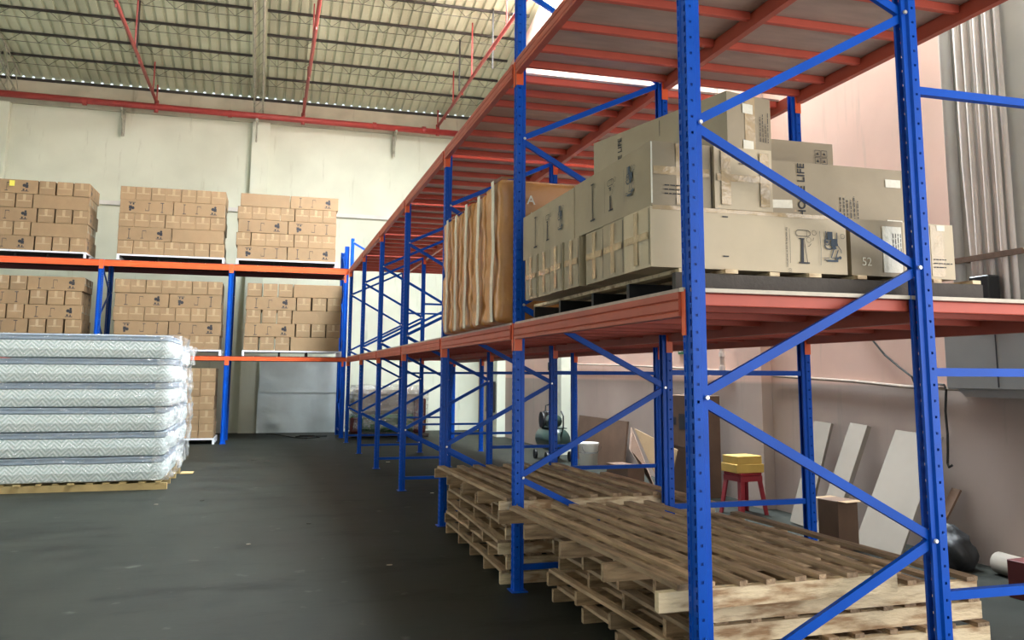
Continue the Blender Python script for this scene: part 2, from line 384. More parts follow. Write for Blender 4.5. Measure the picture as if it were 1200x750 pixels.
# ring beam and pilasters on the back wall
struct('trim_1', MB().box(XL, XW, YB-.10, YB-.001, 8.36, 8.97), 'concrete', 'bare concrete ring beam along the top of the back wall', 'beam')
for i, (x0, x1) in enumerate([(-8.75, -8.37), (-2.46, -2.0)]):
    struct('trim_%d' % (i+2), MB().box(x0, x1, YB-.18, YB-.002, 0, 8.36), 'wall_back', ['pilaster at the left edge of the back wall', 'pilaster between the two right cartons bays of the back wall', 'pilaster on the back wall behind the blue racking'][i], 'pilaster')
struct('trim_5', MB().box(XW-.16, XW-.001, 1.3, 2.6, 1.46, 8.9), 'pillar_grey', 'grey pilaster carrying the white conduits on the right wall', 'pilaster')
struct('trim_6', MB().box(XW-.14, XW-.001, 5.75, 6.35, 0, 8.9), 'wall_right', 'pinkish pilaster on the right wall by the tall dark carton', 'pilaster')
struct('trim_7', MB().box(XW-.22, XW-.001, 12.9, 13.6, 0, 8.9), 'wall_back', 'pale pilaster on the right wall behind the air compressor', 'pilaster')
struct('trim_8', MB().box(XW-.22, XW-.001, 17.9, 18.7, 0, 8.9), 'wall_back', 'pale pilaster in the far right corner of the hall', 'pilaster')

struct('trim_9', MB().box(-8.36, -2.47, YB-.06, YB-.001, 5.86, 5.97).box(-1.99, 2.39, YB-.06, YB-.001, 5.86, 5.97), 'pillar_grey', 'thin grey ledge across the back wall behind the carton stacks', 'ledge')
# corrugated roof: ceiling > roof_sheet
def corrug(x0, n, y0, y1, dz=0):
    b = MB(); per = .232; prof = []
    for k in range(n):
        x = x0+k*per
        prof += [(x, 0), (x+.15, 0), (x+.17, .045), (x+.212, .045)]
    prof.append((x0+n*per, 0))
    ys = [y0, y1]
    for (a, za), (c, zc) in zip(prof[:-1], prof[1:]):
        b.quad((a, ys[0], roof_z(ys[0])+za+dz), (c, ys[0], roof_z(ys[0])+zc+dz), (c, ys[1], roof_z(ys[1])+zc+dz), (a, ys[1], roof_z(ys[1])+za+dz))
    return b
ceil = bpy.data.objects.new('ceiling', None); COL.objects.link(ceil); tag(ceil, 'corrugated metal roof on lattice purlins', 'ceiling', kind='structure')
x = XL-.3; k = 0
while x < XW+.2:
    sky = 1.2 < x < 3.9
    segs = [(YB+.04, 15.0, 0), (15.0, RIDGE, 1), (RIDGE, YF-.5, 0)]
    if sky:
        for a, c, g in segs: obj('roof_sheet', corrug(x, 4, a, c), 'rooflight' if g else 'roof', ceil)
    else:
        obj('roof_sheet', corrug(x, 4, YB+.04, RIDGE), 'roof', ceil)
        obj('roof_sheet', corrug(x, 4, RIDGE, YF-.5), 'roof', ceil)
    x += 4*.232; k += 1
# lattice purlins
def purlin(x0, x1, name_mesh):
    b = MB(); h = .24
    b.box(x0, x1, -.03, .03, -.05, 0)
    c = MB(); c.box(x0, x1, -.006, .006, -h-.008, -h)
    wv = MB(); n = max(2, round((x1-x0)/.62)); st = (x1-x0)/n
    # webs arranged in pairs: down, up, then a gap, as on the photo
    for k in range(n):
        a = x0+k*st; wv.tube([(a+.05, 0, -.045), (a+st*.42, 0, -h+.0), (a+st*.8, 0, -.045)], .006, 4)
    return b, c, wv
spans = [(XL, -8.35), (-8.25, -2.5), (-2.15, XW-.08)]
ords = ['first', 'second', 'third', 'fourth', 'fifth', 'sixth', 'seventh', 'eighth', 'ninth', 'tenth']
for si, (x0, x1) in enumerate(spans):
    b, c, wv = purlin(x0, x1, '')
    mb, mc, mw = fix(b.mesh('top_chord')), fix(c.mesh('bottom_chord')), fix(wv.mesh('web_bars'))
    for k in range(9 if si else 7):
        y = 19.68-k*1.0
        side = ['far left bay of the roof', 'bay left of the lattice girder', 'bay right of the lattice girder'][si]
        t = thing('roof_purlin', 'dark lattice purlin, %s from the back wall, %s' % (ords[k], side), 'purlin', (0, y, roof_z(y)-.005), 0, 'lattice purlins under the roof')
        obj('top_chord', mb, 'dark_steel', t); obj('bottom_chord', mc, 'dark_steel', t); obj('web_bars', mw, 'dark_steel', t)
# eaves purlin
t = thing('eaves_angle', 'dark steel angle closing the roof along the back wall', 'purlin', (0, YB-.06, 8.971))
obj('angle', MB().box(XL, XW, 0, .05, 0, .095), 'dark_steel', t)
# lattice girder (runs towards the camera)
def girder(xc, y0, y1, wdt, hgt, name, label, mat):
    t = thing(name, label, 'girder', (xc, y1, 0))
    for sx in (-wdt/2, wdt/2):
        for dz in (-.07, -.07-hgt):
            b = MB(); r = .022
            b.tube([(sx, 0, roof_z(y1)+dz-.26*0), (sx, y0-y1, roof_z(y0)+dz)], r, 6); obj('chord', b, mat, t)
    b = MB(); L = y1-y0; n = int(L/.45)
    for k in range(n):
        a = -k*L/n; c = -(k+1)*L/n
        for sx in (-wdt/2, wdt/2):
            za, zc = roof_z(y1+a)-.07, roof_z(y1+c)-.07
            if k % 2: b.tube([(sx, a, za), (sx, c, zc-hgt)], .01, 4)
            else: b.tube([(sx, a, za-hgt), (sx, c, zc)], .01, 4)
        zz = roof_z(y1+a)-.07-hgt
        b.tube([(-wdt/2, a, zz), (wdt/2, c, roof_z(y1+c)-.07-hgt)], .01, 4)
    obj('web_bars', b, mat, t)
girder(-2.32, 5.0, YB-.2, .22, .55, 'lattice_girder', 'grey lattice girder carrying the purlins above the back wall pilaster', 'grey_steel')
girder(-8.3, 5.0, YB-.2, .22, .55, 'lattice_girder', 'grey lattice girder at the far left beyond the picture edge', 'grey_steel')
# dark sag rods
for i, (xr, ya, zl) in enumerate([(-4.93, 16.9, 1.35), (3.0, 15.6, 1.5), (2.5, 17.0, 1.35)]):
    b = MB().tube([(xr, ya, roof_z(ya)-.01), (xr, ya, roof_z(ya)-zl)], .022, 6)
    tag(obj('hanging_rod', b, 'dark_steel'), ['dark vertical rod hanging from the roof left of the lattice girder', 'dark vertical rod hanging from the roof beside the tall blue post', 'dark vertical rod hanging from the roof left of the slanting red pipe'][i], 'rod')

# sprinkler pipes
ZP = 8.45; YP = 20.38
t = thing('sprinkler_main_pipe', 'thick dark red sprinkler main running along the back wall', 'pipe', (0, YP, ZP))
obj('pipe', MB().tube([(XL+.1, 0, .05), (XW-.1, 0, -.03)], .085, 14), 'red_pipe', t, smooth=True)
for x in (-6.6, -3.05, .8, 2.2): obj('coupling', MB().tube([(x-.05, 0, .0), (x+.05, 0, .0)], .10, 14), 'red_pipe', t)
for i, x in enumerate([-4.89, -1.147, 2.6]):
    t = thing('sprinkler_branch_pipe', ['red branch pipe running forward, left of the lattice girder', 'red branch pipe running forward, right of the lattice girder', 'red branch pipe slanting down behind the tall blue post'][i], 'pipe', (x, YP, ZP), 0, 'sprinkler branch pipes')
    obj('pipe', MB().tube([(0, -.05, .14), (0, -14, .14)], .04, 10), 'red_pipe', t, smooth=True)
    obj('tee', MB().tube([(0, 0, -.13), (0, 0, .19)], .055, 10), 'red_pipe', t)
    for yy in (-1.0-.5*i, -4.2, -7.4, -10.6):
        y = YP+yy
        obj('hanger', MB().tube([(.03, yy, .14), (.03, yy, roof_z(y)-ZP-.05)], .018, 6), 'red_pipe', t)
        obj('sprinkler_head', MB().tube([(0, yy+.9, .1), (0, yy+.9, .03)], [.012, .02], 6), 'red_pipe', t)
    obj('riser_bracket', MB().tube([(0, 0, .15), (0, 0, .62)], .022, 6), 'red_pipe', t)
for i, x in enumerate([-5.7, -2.35, 1.4]):
    t = thing('pipe_bracket', ['grey angle bracket under the red main, left part of the wall', 'grey angle bracket under the red main at the pilaster', 'grey angle bracket under the red main near the blue racking'][i], 'bracket', (x, YB, ZP-.14))
    obj('arm', MB().box(-.03, .03, -.62, -.11, -.04, .02), 'grey_steel', t)
    obj('brace', MB().tube([(0, -.55, -.04), (0, -.14, -.55)], .022, 6), 'grey_steel', t)
    obj('wall_plate', MB().box(-.04, .04, -.14, -.101, -.62, .1), 'grey_steel', t)

# galvanised sheets leaning on the back wall
t = thing('galvanised_sheet', 'bright galvanised metal sheets standing on the floor against back wall', 'metal sheet', (0, YB-.27, 0))
b = MB(); nx, nz = 20, 22
def sheet(x0, x1, z0, z1, yo, seed, bulge=()):
    b = MB(); g = {}
    for i in range(nx+1):
        for j in range(nz+1):
            x = x0+(x1-x0)*i/nx; z = z0+(z1-z0)*j/nz
            y = yo+.015*noise.noise(Vector((x*1.3+seed, z*1.3, 0)))+.10*z/2*0
            for bx, bz, br, ba in bulge:
                d = ((x-bx)**2+(z-bz)**2)/br**2
                y -= ba*math.exp(-d)
            g[i, j] = len(b.v); b.v.append((x, y, z))
    for i in range(nx):
        for j in range(nz): b.f.append((g[i, j], g[i+1, j], g[i+1, j+1], g[i, j+1]))
    n0 = len(b.v); b.v += [(x, y+.02, z) for x, y, z in b.v]; b.f += [tuple(n0+k for k in reversed(f)) for f in list(b.f)]
    return b
obj('lower_sheet', sheet(-2.0, .1, 0.005, 1.12, 0, 1, [(-1.55, .25, .16, .03)]), 'galv', t, smooth=True)
obj('upper_sheet', sheet(-1.98, .12, 1.05, 1.98, -.03, 5), 'galv', t, smooth=True)

# ---------------------------------------------------------------- racking
LB = 2.8214; XB = 1.205; XC = 2.457
# perforated upright: profile open towards +x, perforated front towards -x
def upright_mesh(name, H, detail=True):
    b = MB()
    pr = [(.036, -.016), (.036, -.030), (.012, -.030), (.004, -.044), (-.036, -.044), (-.036, -.020), (-.030, -.014)]
    pr = pr+[(x, -y) for x, y in reversed(pr)]
    hole_seg = {3: ('round', .5), 5-0: None}
    for k in range(len(pr)-1):
        (x0, y0), (x1, y1) = pr[k], pr[k+1]
        kind = None
        if detail:
            if k in (3, 9): kind = 'round'     # side faces
            if k in (4, 8): kind = 'slot'      # front face bands
        if kind is None:
            b.quad((x0, y0, 0), (x1, y1, 0), (x1, y1, H), (x0, y0, H)); continue
        def at(s, z): return (x0+(x1-x0)*s, y0+(y1-y0)*s, z)
        a, c = (.36, .66) if kind == 'round' else (.22, .84)
        hz = .012 if kind == 'round' else .030
        off = .025 if kind == 'round' else .01
        b.quad(at(0, 0), at(a, 0), at(a, H), at(0, H)); b.quad(at(c, 0), at(1, 0), at(1, H), at(c, H))
        z = 0; pitch = .05 if kind == 'slot' else .075
        zz = off+.05
        while zz+hz < H-.01:
            b.quad(at(a, z), at(c, z), at(c, zz), at(a, zz)); z = zz+hz; zz += pitch
        b.quad(at(a, z), at(c, z), at(c, H), at(a, H))
    # metal thickness
    import bmesh
    me = b.mesh(name); bm = bmesh.new(); bm.from_mesh(me); bmesh.ops.remove_doubles(bm, verts=bm.verts, dist=.0002)
    bm.to_mesh(me); bm.free()
    return me
_up = {}
def upright(H, detail=True):
    key = (round(H, 2), detail)
    if key not in _up:
        me = upright_mesh('post', H, detail); me.materials.append(M['blue']); _up[key] = me
    return _up[key]
def add_post(parent, x, y, H, rotz, detail=True, sc=1):
    o = obj('post', upright(H, detail), 'blue', parent, (x, y, .006), (0, 0, rotz))
    o.scale = (sc, sc, 1)
    md = o.modifiers.new('thickness', 'SOLIDIFY'); md.thickness = .003; md.offset = 0
    return o
foot_me = fix(MB().box(-.06, .06, -.07, .07, 0, .006).mesh('foot_plate'))
bolt_me = fix(MB().tube([(0, -.006, 0), (0, .002, 0)], [.009, .012], 8).mesh('bolt'))

def rack_frame(x, y, H, label, dep=XB, rotz=0, nodes_a=(.20, 1.455, 2.69, 3.93, 5.17), nodes_b=(.80, 2.07, 3.36, 4.60), detail=True, bar=True, group='blue racking frames', sc=1):
    t = thing('rack_frame', label, 'rack frame', (x, y, 0), rotz, group)
    add_post(t, 0, 0, H, 0, detail, sc); add_post(t, dep, 0, H, math.pi, detail, sc)
    for px in (0, dep): obj('foot_plate', foot_me, 'blue', t, (px, 0, 0))
    nodes = sorted([(z, .038) for z in nodes_a if z < H]+[(z, dep-.038) for z in nodes_b if z < H])
    for (z0, x0), (z1, x1) in zip(nodes[:-1], nodes[1:]):
        sgn = 1 if x1 > x0 else -1
        b = MB().channel((x0-.02*sgn, 0, z0+.012), (x1+.02*sgn, 0, z1-.012), (0, -1, 0), .042, .026)
        for i, v in enumerate(b.v): b.v[i] = (v[0], v[1]-.012+.026*0, v[2])
        obj('diagonal_brace', b, 'blue', t)
    if bar:
        b = MB().channel((.03, 0, .16), (dep-.03, 0, .16), (0, -1, 0), .04, .026); obj('horizontal_brace', b, 'blue', t)
    for z, bx in nodes: obj('bolt', bolt_me, 'bolt', t, (bx+(-.012 if bx < dep/2 else .012), -.046, z))
    return t
HT = [5.4, 5.4, 3.97, 3.97, 3.97, 3.97, 4.68]
fl = ['tall blue upright frame nearest the camera, beside the front pallet stack',
      'tall blue upright frame second in the row, between the two pallet stacks',
      'blue upright frame third from the camera, behind the second pallet stack',
      'blue upright frame fourth from the camera, standing clear of the pallets',
      'blue upright frame fifth from the camera in the long row',
      'blue upright frame sixth from the camera in the long row',
      'blue upright frame at the far end of the row, by the corner']
NA = (.20, 1.455, 2.69, 3.93, 5.17); NB = (.80, 2.07, 3.36, 4.60)
for k in range(7): rack_frame(0, k*LB, HT[k], fl[k], nodes_a=NA if k == 0 else NB, nodes_b=NB if k == 0 else NA)
# rear row of posts with tie bars to the frames
pl = ['rear blue post of the nearest bay with tie bars, right of the picture', 'rear blue post with perforated edge before the leaning white boards',
      'rear blue post just left of the second upright frame, by the opened carton', 'rear blue post beside the white bucket',
      'rear blue post before the pale far wall, fifth from camera', 'rear blue post sixth from the camera', 'rear blue post at the far end of the row']
for k in range(7):
    t = thing('rear_post', pl[k], 'rack post', (XC, k*LB, 0), 0, 'rear posts tied to the racking')
    add_post(t, 0, 0, 5.4 if k == 0 else 3.97, math.pi)
    obj('foot_plate', foot_me, 'blue', t)
    for z in (.548, 1.572, 2.97):
        obj('tie_bar', MB().box(-(XC-XB)+.037, -.037, -.02, .02, z-.02, z+.02), 'blue', t)
# beams: stepped box section
def beam_profile(h, s):
    # (across, z) outline, outer face at across=-.025 for s=+1 ; top at 0
    p_ = [(-.025, 0), (-.025, -.030), (-.019, -.036), (-.025, -.042), (-.025, -h+.03), (-.019, -h+.024), (-.025, -h+.018), (-.025, -h), (.025, -h), (.025, -.02), (.010, -.02), (.010, 0)]
    return [(a*s, z) for a, z in p_]
_bm = {}
def beam_mesh(L, h, s):
    key = (round(L, 3), h, s)
    if key not in _bm:
        b = MB().prism(beam_profile(h, s), 'y', 0, L); _bm[key] = fix(b.mesh('beam'))
        _bm[key].materials.append(M['orange'])
    return _bm[key]
_cn = {}
def conn_mesh(s, d):
    # L plate: leg on the front of the post and plate against its side; s=-1 front towards -x; d=+1 beam leaves towards +y
    key = (s, d)
    if key not in _cn:
        b = MB()
        fx = sorted((.038*s, .042*s)); b.box(fx[0], fx[1], *sorted((.012*d, .049*d)), 0, .205)
        sx = sorted((.042*s, -.012*s)); b.box(sx[0], sx[1], *sorted((.045*d, .049*d)), 0, .205)
        _cn[key] = fix(b.mesh('connector')); _cn[key].materials.append(M['bright_orange'])
    return _cn[key]
ply_edge = None
def shelf_bay(k, ztop, label, hb=.11):
    g0 = .20 if ztop > 3 and k == 1 else 0
    y0 = k*LB+.05; y1 = (k+1)*LB-.05; L = y1-y0; zb = ztop-.018
    t = thing('shelf_bay', label, 'rack shelf', (0, y0, zb), 0, 'orange shelf bays of the blue racking')
    for xp, s in ((0, -1), (XB, 1), (XC, 1)):
        bo = obj('beam', beam_mesh(L, hb, -s), 'orange', t, (xp+s*.030, 0, 0))
        obj('connector', conn_mesh(s, 1), 'bright_orange', bo, (-s*.030, -.05, -.196))
        obj('connector', conn_mesh(s, -1), 'bright_orange', bo, (-s*.030, L+.05, -.196))
    offs = [.025+g0, .40 if not g0 else .56, .90, 1.40, 1.90, 2.35, L-.025]
    for xa, xb in ((-.015, XB-.005+.01), (XB+.055, XC+.005)):
        for o_ in offs:
            obj('joist', _j(xa, xb), 'joist', t, (0, o_, -.002))
        b = MB().box(xa-.03, xb+.02, g0, L, 0, .018)
        o = obj('deck_board', b, 'ply', t)
_jm = {}
def _j(xa, xb):
    if (xa, xb) not in _jm:
        m = fix(MB().cbox(xa, xb, -.022, .022, -.056, 0, .004).mesh('joist')); m.materials.append(M['joist']); _jm[xa, xb] = m
    return _jm[xa, xb]
Z1 = 1.94; Z2 = 4.0
nm = ['nearest', 'second', 'third', 'fourth', 'fifth', 'farthest']
for k in range(6):
    shelf_bay(k, Z1, 'orange shelf with plywood deck, middle level, %s bay from the camera' % nm[k])
    shelf_bay(k, Z2, 'orange shelf with plywood deck, top level, %s bay from the camera' % nm[k])
# pale edging strip on the near end of the middle deck
tag(obj('edge_strip', MB().box(-.05, XC+.02, .018, .049, Z1-.018, Z1+.0), 'ply_top'), 'pale plywood strip edging the near end of the middle shelf', 'plywood strip')

# ---------------------------------------------------------------- far racking across the back
YR = 17.12; DR = 1.2
xr = [-8.05, -5.36, -2.67]
fr = ['blue perforated frame of the far racking at the left edge', 'blue perforated frame of the far racking left of the middle carton stacks', 'blue perforated frame of the far racking right of the middle carton stacks']
def far_frame(x, lab, H=3.99, y=YR):
    t = rack_frame(x, y, H, lab, dep=DR, rotz=math.pi/2, group='frames of the far racking', sc=1.2)
    return t
for x, l in zip(xr, fr): far_frame(x, l)
far_frame(.0, 'blue perforated frame in the far corner where both rackings meet', 4.7, 18.42)
for lvl, (zt, hb, ln) in enumerate([(1.93, .085, 'lower'), (4.0, .13, 'upper')]):
    for i, (xa, xb) in enumerate([(-8.05, -5.36), (-5.36, -2.67), (-2.67, 0)]):
        L = xb-xa-.1
        t = thing('shelf_bay', '%s orange shelf of the far racking, %s' % (ln, ['left bay', 'middle bay', 'right bay by the corner'][i]), 'rack shelf', (xa+.05, YR, zt-.018), 0, 'orange shelves of the far racking')
        for yy, s in ((-.03, 1), (DR+.03, -1)):
            b = MB().prism([(yy+a, z) for a, z in beam_profile(hb, s)], 'x', 0, L); bo = obj('beam', b, 'bright_orange' if yy < 0 else 'dark_red', t)
            for xa_, xb_ in ((-.05, -.003), (L+.003, L+.05)):
                obj('connector', MB().box(xa_, xb_, *sorted((yy-.018*s, yy-.022*s)), -.19, .01), 'bright_orange', bo)
        for j in range(5): obj('deck_panel', MB().box(j*L/5+.01, (j+1)*L/5-.01, .0, DR, -.03, .018), 'dark_red', t)

# white steel pallets + carton stacks
CW, CLn, CH = .312, 1.09, .300
cart_me = fix(MB().cbox(-CW/2, CW/2, -CLn/2, CLn/2, 0, CH, .005).mesh('carton_body')); cart_me.materials.append(M['carton'])
def tape_mesh():
    b = MB(); e = .0012
    for sg in (-1, 1):
        y = sg*CLn/2
        b.box(-.028, .028, *sorted((y, y+sg*e)), CH*.5-.0, CH-.004)
        b.box(-CW/2+.03, CW/2-.03, *sorted((y, y+sg*e*1.6)), CH*.5-.012, CH*.5+.012)
    return fix(b.mesh('tape'))
tape_me = tape_mesh(); tape_me.materials.append(M['tape_far'])
def print_shapes(W, H):
    """outlines (u along length from left, v up) of the print on a long carton face: post, stand, machine"""
    S = []
    def r(u0, u1, v0, v1): S.append([(u0, v0), (u1, v0), (u1, v1), (u0, v1)])
    def c(u, v, r_, n=10): S.append([(u+r_*math.cos(2*math.pi*k/n), v+r_*math.sin(2*math.pi*k/n)) for k in range(n)])
    # tall post with feet
    r(.20*W-.004, .20*W+.008, .15*H, .82*H); r(.20*W-.03, .20*W+.045, .12*H, .17*H); r(.20*W-.02, .20*W+.03, .82*H, .87*H)
    # outlined stand
    r(.45*W, .45*W+.008, .2*H, .78*H); r(.45*W-.03, .45*W+.03, .17*H, .21*H); r(.45*W, .45*W+.08, .74*H, .78*H); r(.45*W+.075, .45*W+.08, .6*H, .78*H)
    # machine
    c(.76*W, .60*H, .036); c(.76*W+.05, .74*H, .026); r(.76*W+.02, .76*W+.08, .42*H, .66*H); r(.76*W-.05, .76*W+.09, .16*H, .21*H); c(.76*W-.01, .29*H, .02); r(.76*W+.04, .76*W+.06, .21*H, .34*H)
    return S
def print_mesh():
    b = MB(); e = .0015
    for sg in (-1, 1):
        for poly in print_shapes(CLn, CH):
            pts = [((sg*(CW/2+e)), (-CLn/2+u)*(1 if sg > 0 else -1), v) for u, v in poly]
            b.poly(pts)
    me = b.mesh('print'); return me
print_me = print_mesh(); print_me.materials.append(M['ink'])
print_flip = print_me.copy()
for v_ in print_flip.vertices: v_.co = (v_.co.x, -v_.co.y, CH-v_.co.z)
_pc = [0]
gE = 'end-on brown cartons'; gL = 'long-side brown cartons'
def carton(x, y, z, rz, label, group, rear=False):
    t = thing('carton', label, 'carton', (x, y, z), rz+random.uniform(-.012, .012), group)
    obj('body', cart_me, 'carton', t); 
    if not rear or True: obj('tape', tape_me, 'tape', t)
    _pc[0] += 1
    if group.startswith('cartons') and _pc[0] % 4 != 3: obj('print', print_me if _pc[0] % 4 in (0, 2) else print_flip, 'ink', t)
    return t
ordn = ['first', 'second', 'third', 'fourth', 'fifth', 'sixth', 'seventh']
rown = ['top row', 'second row from top', 'third row from top', 'fourth row from top', 'bottom row']
def white_pallet(x0, x1, y0, z, h, label, loc=''):
    t = thing('white_pallet', label, 'pallet', (x0, y0, z), 0, 'white steel pallets under the cartons')
    W = x1-x0; D = 1.12
    obj('top_frame', MB().box(0, W, 0, .03, h-.035, h).box(0, W, D-.03, D, h-.035, h).box(0, .03, .03, D-.03, h-.035, h).box(W-.03, W, .03, D-.03, h-.035, h), 'white_steel', t)
    for k in range(6): obj('slat', MB().box(.03, W-.03, .08+k*.17, .18+k*.17, h-.02, h-.001), 'dark_steel', t)
    for xx in (0, W-.05):
        for yy in (0, D/2, D-.05): obj('leg', MB().box(xx, xx+.05, yy, yy+.05, 0, h-.035), 'white_steel', t)
    for xx in (W*.36, W*.64):
        for yy in (.25, D-.25): obj('leg', MB().box(xx, xx+.04, yy, yy+.05, 0, h-.035), 'dark_steel', t)
def stack(xr_, y0, z0, rows, where, jit=.012):
    """rows top->bottom strings of L / E listed left to right, right-aligned at xr_"""
    n = len(rows)
    for ri, row in enumerate(rows):
        z = z0+(n-1-ri)*(CH+.004)
        dx = random.uniform(-jit*2.5, jit)
        mixed = 'L' in row and 'E' in row
        ge = .030 if mixed else .0065
        x = xr_+dx
        items = []
        cnt = len(row)
        for ci, c in enumerate(reversed(row)):
            pos = cnt-1-ci
            lab = '%s brown carton, %s, %s from left, %s' % ('end-on' if c == 'E' else 'long-side', rown[ri] if n == 5 else rown[ri], ordn[pos], where)
            if c == 'E':
                carton(x-CW/2-.003, y0+CLn/2+random.uniform(0, jit), z, random.choice((0, math.pi)), lab, 'cartons, '+where); x -= CW+ge
            else:
                fl = math.pi/2 if (ri+ci) % 2 else -math.pi/2
                for d in range(3):
                    l2 = lab if d == 0 else 'hidden brown carton, %s line, %s, %s from left, %s' % (['', 'middle', 'rear'][d], rown[ri], ordn[pos], where)
                    carton(x-CLn/2-.003, y0+CW/2+random.uniform(0, jit)+d*.335, z, fl, l2, 'cartons, '+where)
                x -= CLn+.012 + (.03 if cnt == 2 else 0)*0+.006
LL = 'LL'; E7 = 'EEEEEEE'
white_pallet(-7.95, -5.68, YR-.05, 4.0, .13, 'white steel pallet on the upper shelf under the leftmost carton stack')
stack(-5.68, YR-.03, 4.135, ['LEEE', 'EEEL', 'LEEE', 'EEEL', 'LEEE'], 'leftmost upper stack')
white_pallet(-5.07, -2.83, YR-.05, 4.0, .13, 'white steel pallet on the upper shelf under the middle carton stack')
stack(-2.85, YR-.03, 4.135, [E7, LL, E7, LL, E7], 'middle upper stack')
white_pallet(-2.58, -.33, YR-.05, 4.0, .13, 'white steel pallet on the upper shelf under the right carton stack')
stack(-.35, YR-.03, 4.135, [LL, E7, LL, E7, LL], 'right upper stack')
white_pallet(-7.95, -5.68, YR-.05, 1.93, .13, 'white steel pallet on the lower shelf under the leftmost carton stack')
stack(-5.68, YR-.03, 2.065, ['EEEL', 'LEEE', 'EEEL', 'LEEE', 'EEEL'], 'leftmost lower stack')
white_pallet(-5.03, -2.80, YR-.05, 1.93, .13, 'white steel pallet on the lower shelf under the middle carton stack')
stack(-2.82, YR-.03, 2.065, [E7, LL, E7, LL, E7], 'middle lower stack')
white_pallet(-2.36, -.16, YR-.05, 1.93, .13, 'white steel pallet on the lower shelf under the right carton stack')
stack(-.2, YR-.03, 2.065, ['EEEL', 'LEEE', 'EEEL', 'LEEE', 'EEEL'], 'right lower stack')
white_pallet(-5.05, -2.84, YR-.05, .0, .13, 'white steel pallet on the floor under the cartons behind the mattresses')
stack(-2.86, YR-.03, .135, [E7]*5, 'floor stack behind the mattresses')
tag(obj('paper_note', MB().box(-7.27, -7.17, YR-.056, YR-.0545+.002, 5.50, 5.62), 'yellow_note'), 'yellow paper note stuck on a top-row carton at the left', 'note')

# ---------------------------------------------------------------- mattresses in plastic
def mattress(x0, x1, y0, y1, z, h, label, k):
    t = thing('mattress', label, 'mattress', ((x0+x1)/2, (y0+y1)/2, z), random.uniform(-.006, .006), 'plastic-wrapped mattresses')
    W = (x1-x0)/2; D = (y1-y0)/2
    def slab(z0, z1, infl, r=.09, n=6, wob=.008):
        b = MB(); ring = []
        zs = [z0, z0+.012, (z0+z1)/2, z1-.012, z1]
        ins = [.02, 0, -infl, 0, .02]
        for zi, (zz, ii) in enumerate(zip(zs, ins)):
            pts = []
            for cx, cy, a0 in ((W-r, D-r, 0), (-W+r, D-r, 90), (-W+r, -D+r, 180), (W-r, -D+r, 270)):
                for q in range(n+1):
                    a = math.radians(a0+90*q/n); rr = r-ii
                    pts.append((cx+rr*math.cos(a), cy+rr*math.sin(a)))
            # subdivide straight runs
            full = []
            for q in range(len(pts)):
                p0 = pts[q]; p1 = pts[(q+1) % len(pts)]; d = math.dist(p0, p1); m_ = max(1, int(d/.12))
                for e in range(m_): full.append((p0[0]+(p1[0]-p0[0])*e/m_, p0[1]+(p1[1]-p0[1])*e/m_))
            ring.append([(x, y, zz+wob*noise.noise(Vector((x*2+k*3, y*2, 0)))) for x, y in full])
        n_ = min(len(r_) for r_ in ring)
        ring = [r_[:n_] for r_ in ring]
        i0 = 0
        for r_ in ring: b.v += r_
        for a in range(len(ring)-1):
            for q in range(n_): b.f.append((a*n_+q, a*n_+(q+1) % n_, (a+1)*n_+(q+1) % n_, (a+1)*n_+q))
        b.f.append(tuple(range(n_-1, -1, -1))); b.f.append(tuple((len(ring)-1)*n_+q for q in range(n_)))
        return b
    obj('side_panel', slab(.0, h*.72, .012), 'quilt', t, smooth=False)
    obj('top_border', slab(h*.72+.002, h-.006, -.004), 'border', t)
    # clear film bag, gathered and crumpled at the right end
    b = MB(); g = {}; ns, nzz = 40, 14
    pts = []
    path = [(-W-.01, -D-.012), (W*.55, -D-.014), (W+.01, -D-.012), (W+.03, -D*.6), (W+.03, D*.6), (W+.01, D+.012)]
    seg = []
    for (ax, ay), (bx, by) in zip(path[:-1], path[1:]):
        m_ = max(2, int(math.dist((ax, ay), (bx, by))/.035))
        for e in range(m_): seg.append((ax+(bx-ax)*e/m_, ay+(by-ay)*e/m_))
    seg.append(path[-1])
    for i, (x, y) in enumerate(seg):
        rightness = max(0, min(1, (x-W*.85)/(W*.15+.03)))
        for j in range(nzz+1):
            zz = h*j/nzz
            a = .006+.06*rightness
            nx_ = noise.noise(Vector((x*2+k*7, y*4, zz*6+k)))
            n2 = noise.noise(Vector((x*2+k*5, y*5+4, zz*9)))
            dx = rightness*(.05+a*(nx_+.3)) ; dy = -(1-rightness)*.010*(1+n2) - rightness*.02*abs(n2)
            g[i, j] = len(b.v); b.v.append((x+dx, y+dy, max(.002, zz-.01*rightness*0)))
    for i in range(len(seg)-1):
        for j in range(nzz): b.f.append((g[i, j], g[i+1, j], g[i+1, j+1], g[i, j+1]))
    front = MB(); side = MB(); front.v = list(b.v); side.v = list(b.v)
    for f in b.f:
        xm = sum(b.v[q][0] for q in f)/4
        (side if xm > W*.86 else front).f.append(f)
    for mb_ in (front, side):
        used = sorted({q for f in mb_.f for q in f}); ix = {q: i for i, q in enumerate(used)}
        mb_.v = [mb_.v[q] for q in used]; mb_.f = [tuple(ix[q] for q in f) for f in mb_.f]
    obj('plastic_cover', front.mesh('plastic_cover'), 'film', t, label='clear plastic film over the mattress front', smooth=True)
    obj('plastic_end', side.mesh('plastic_end'), 'film_side', t, label='crumpled plastic film bunched at the mattress end', smooth=True)
mn = ['topmost', 'second from top', 'third from top', 'third from bottom', 'second from bottom', 'bottom']
for k in range(6):
    mattress(-5.22+random.uniform(-.01, .01), -3.09+random.uniform(-.02, .02), 9.36, 11.3, .122+k*.3245, .318, 'white quilted mattress in clear plastic, %s of the front stack' % mn[5-k], k)
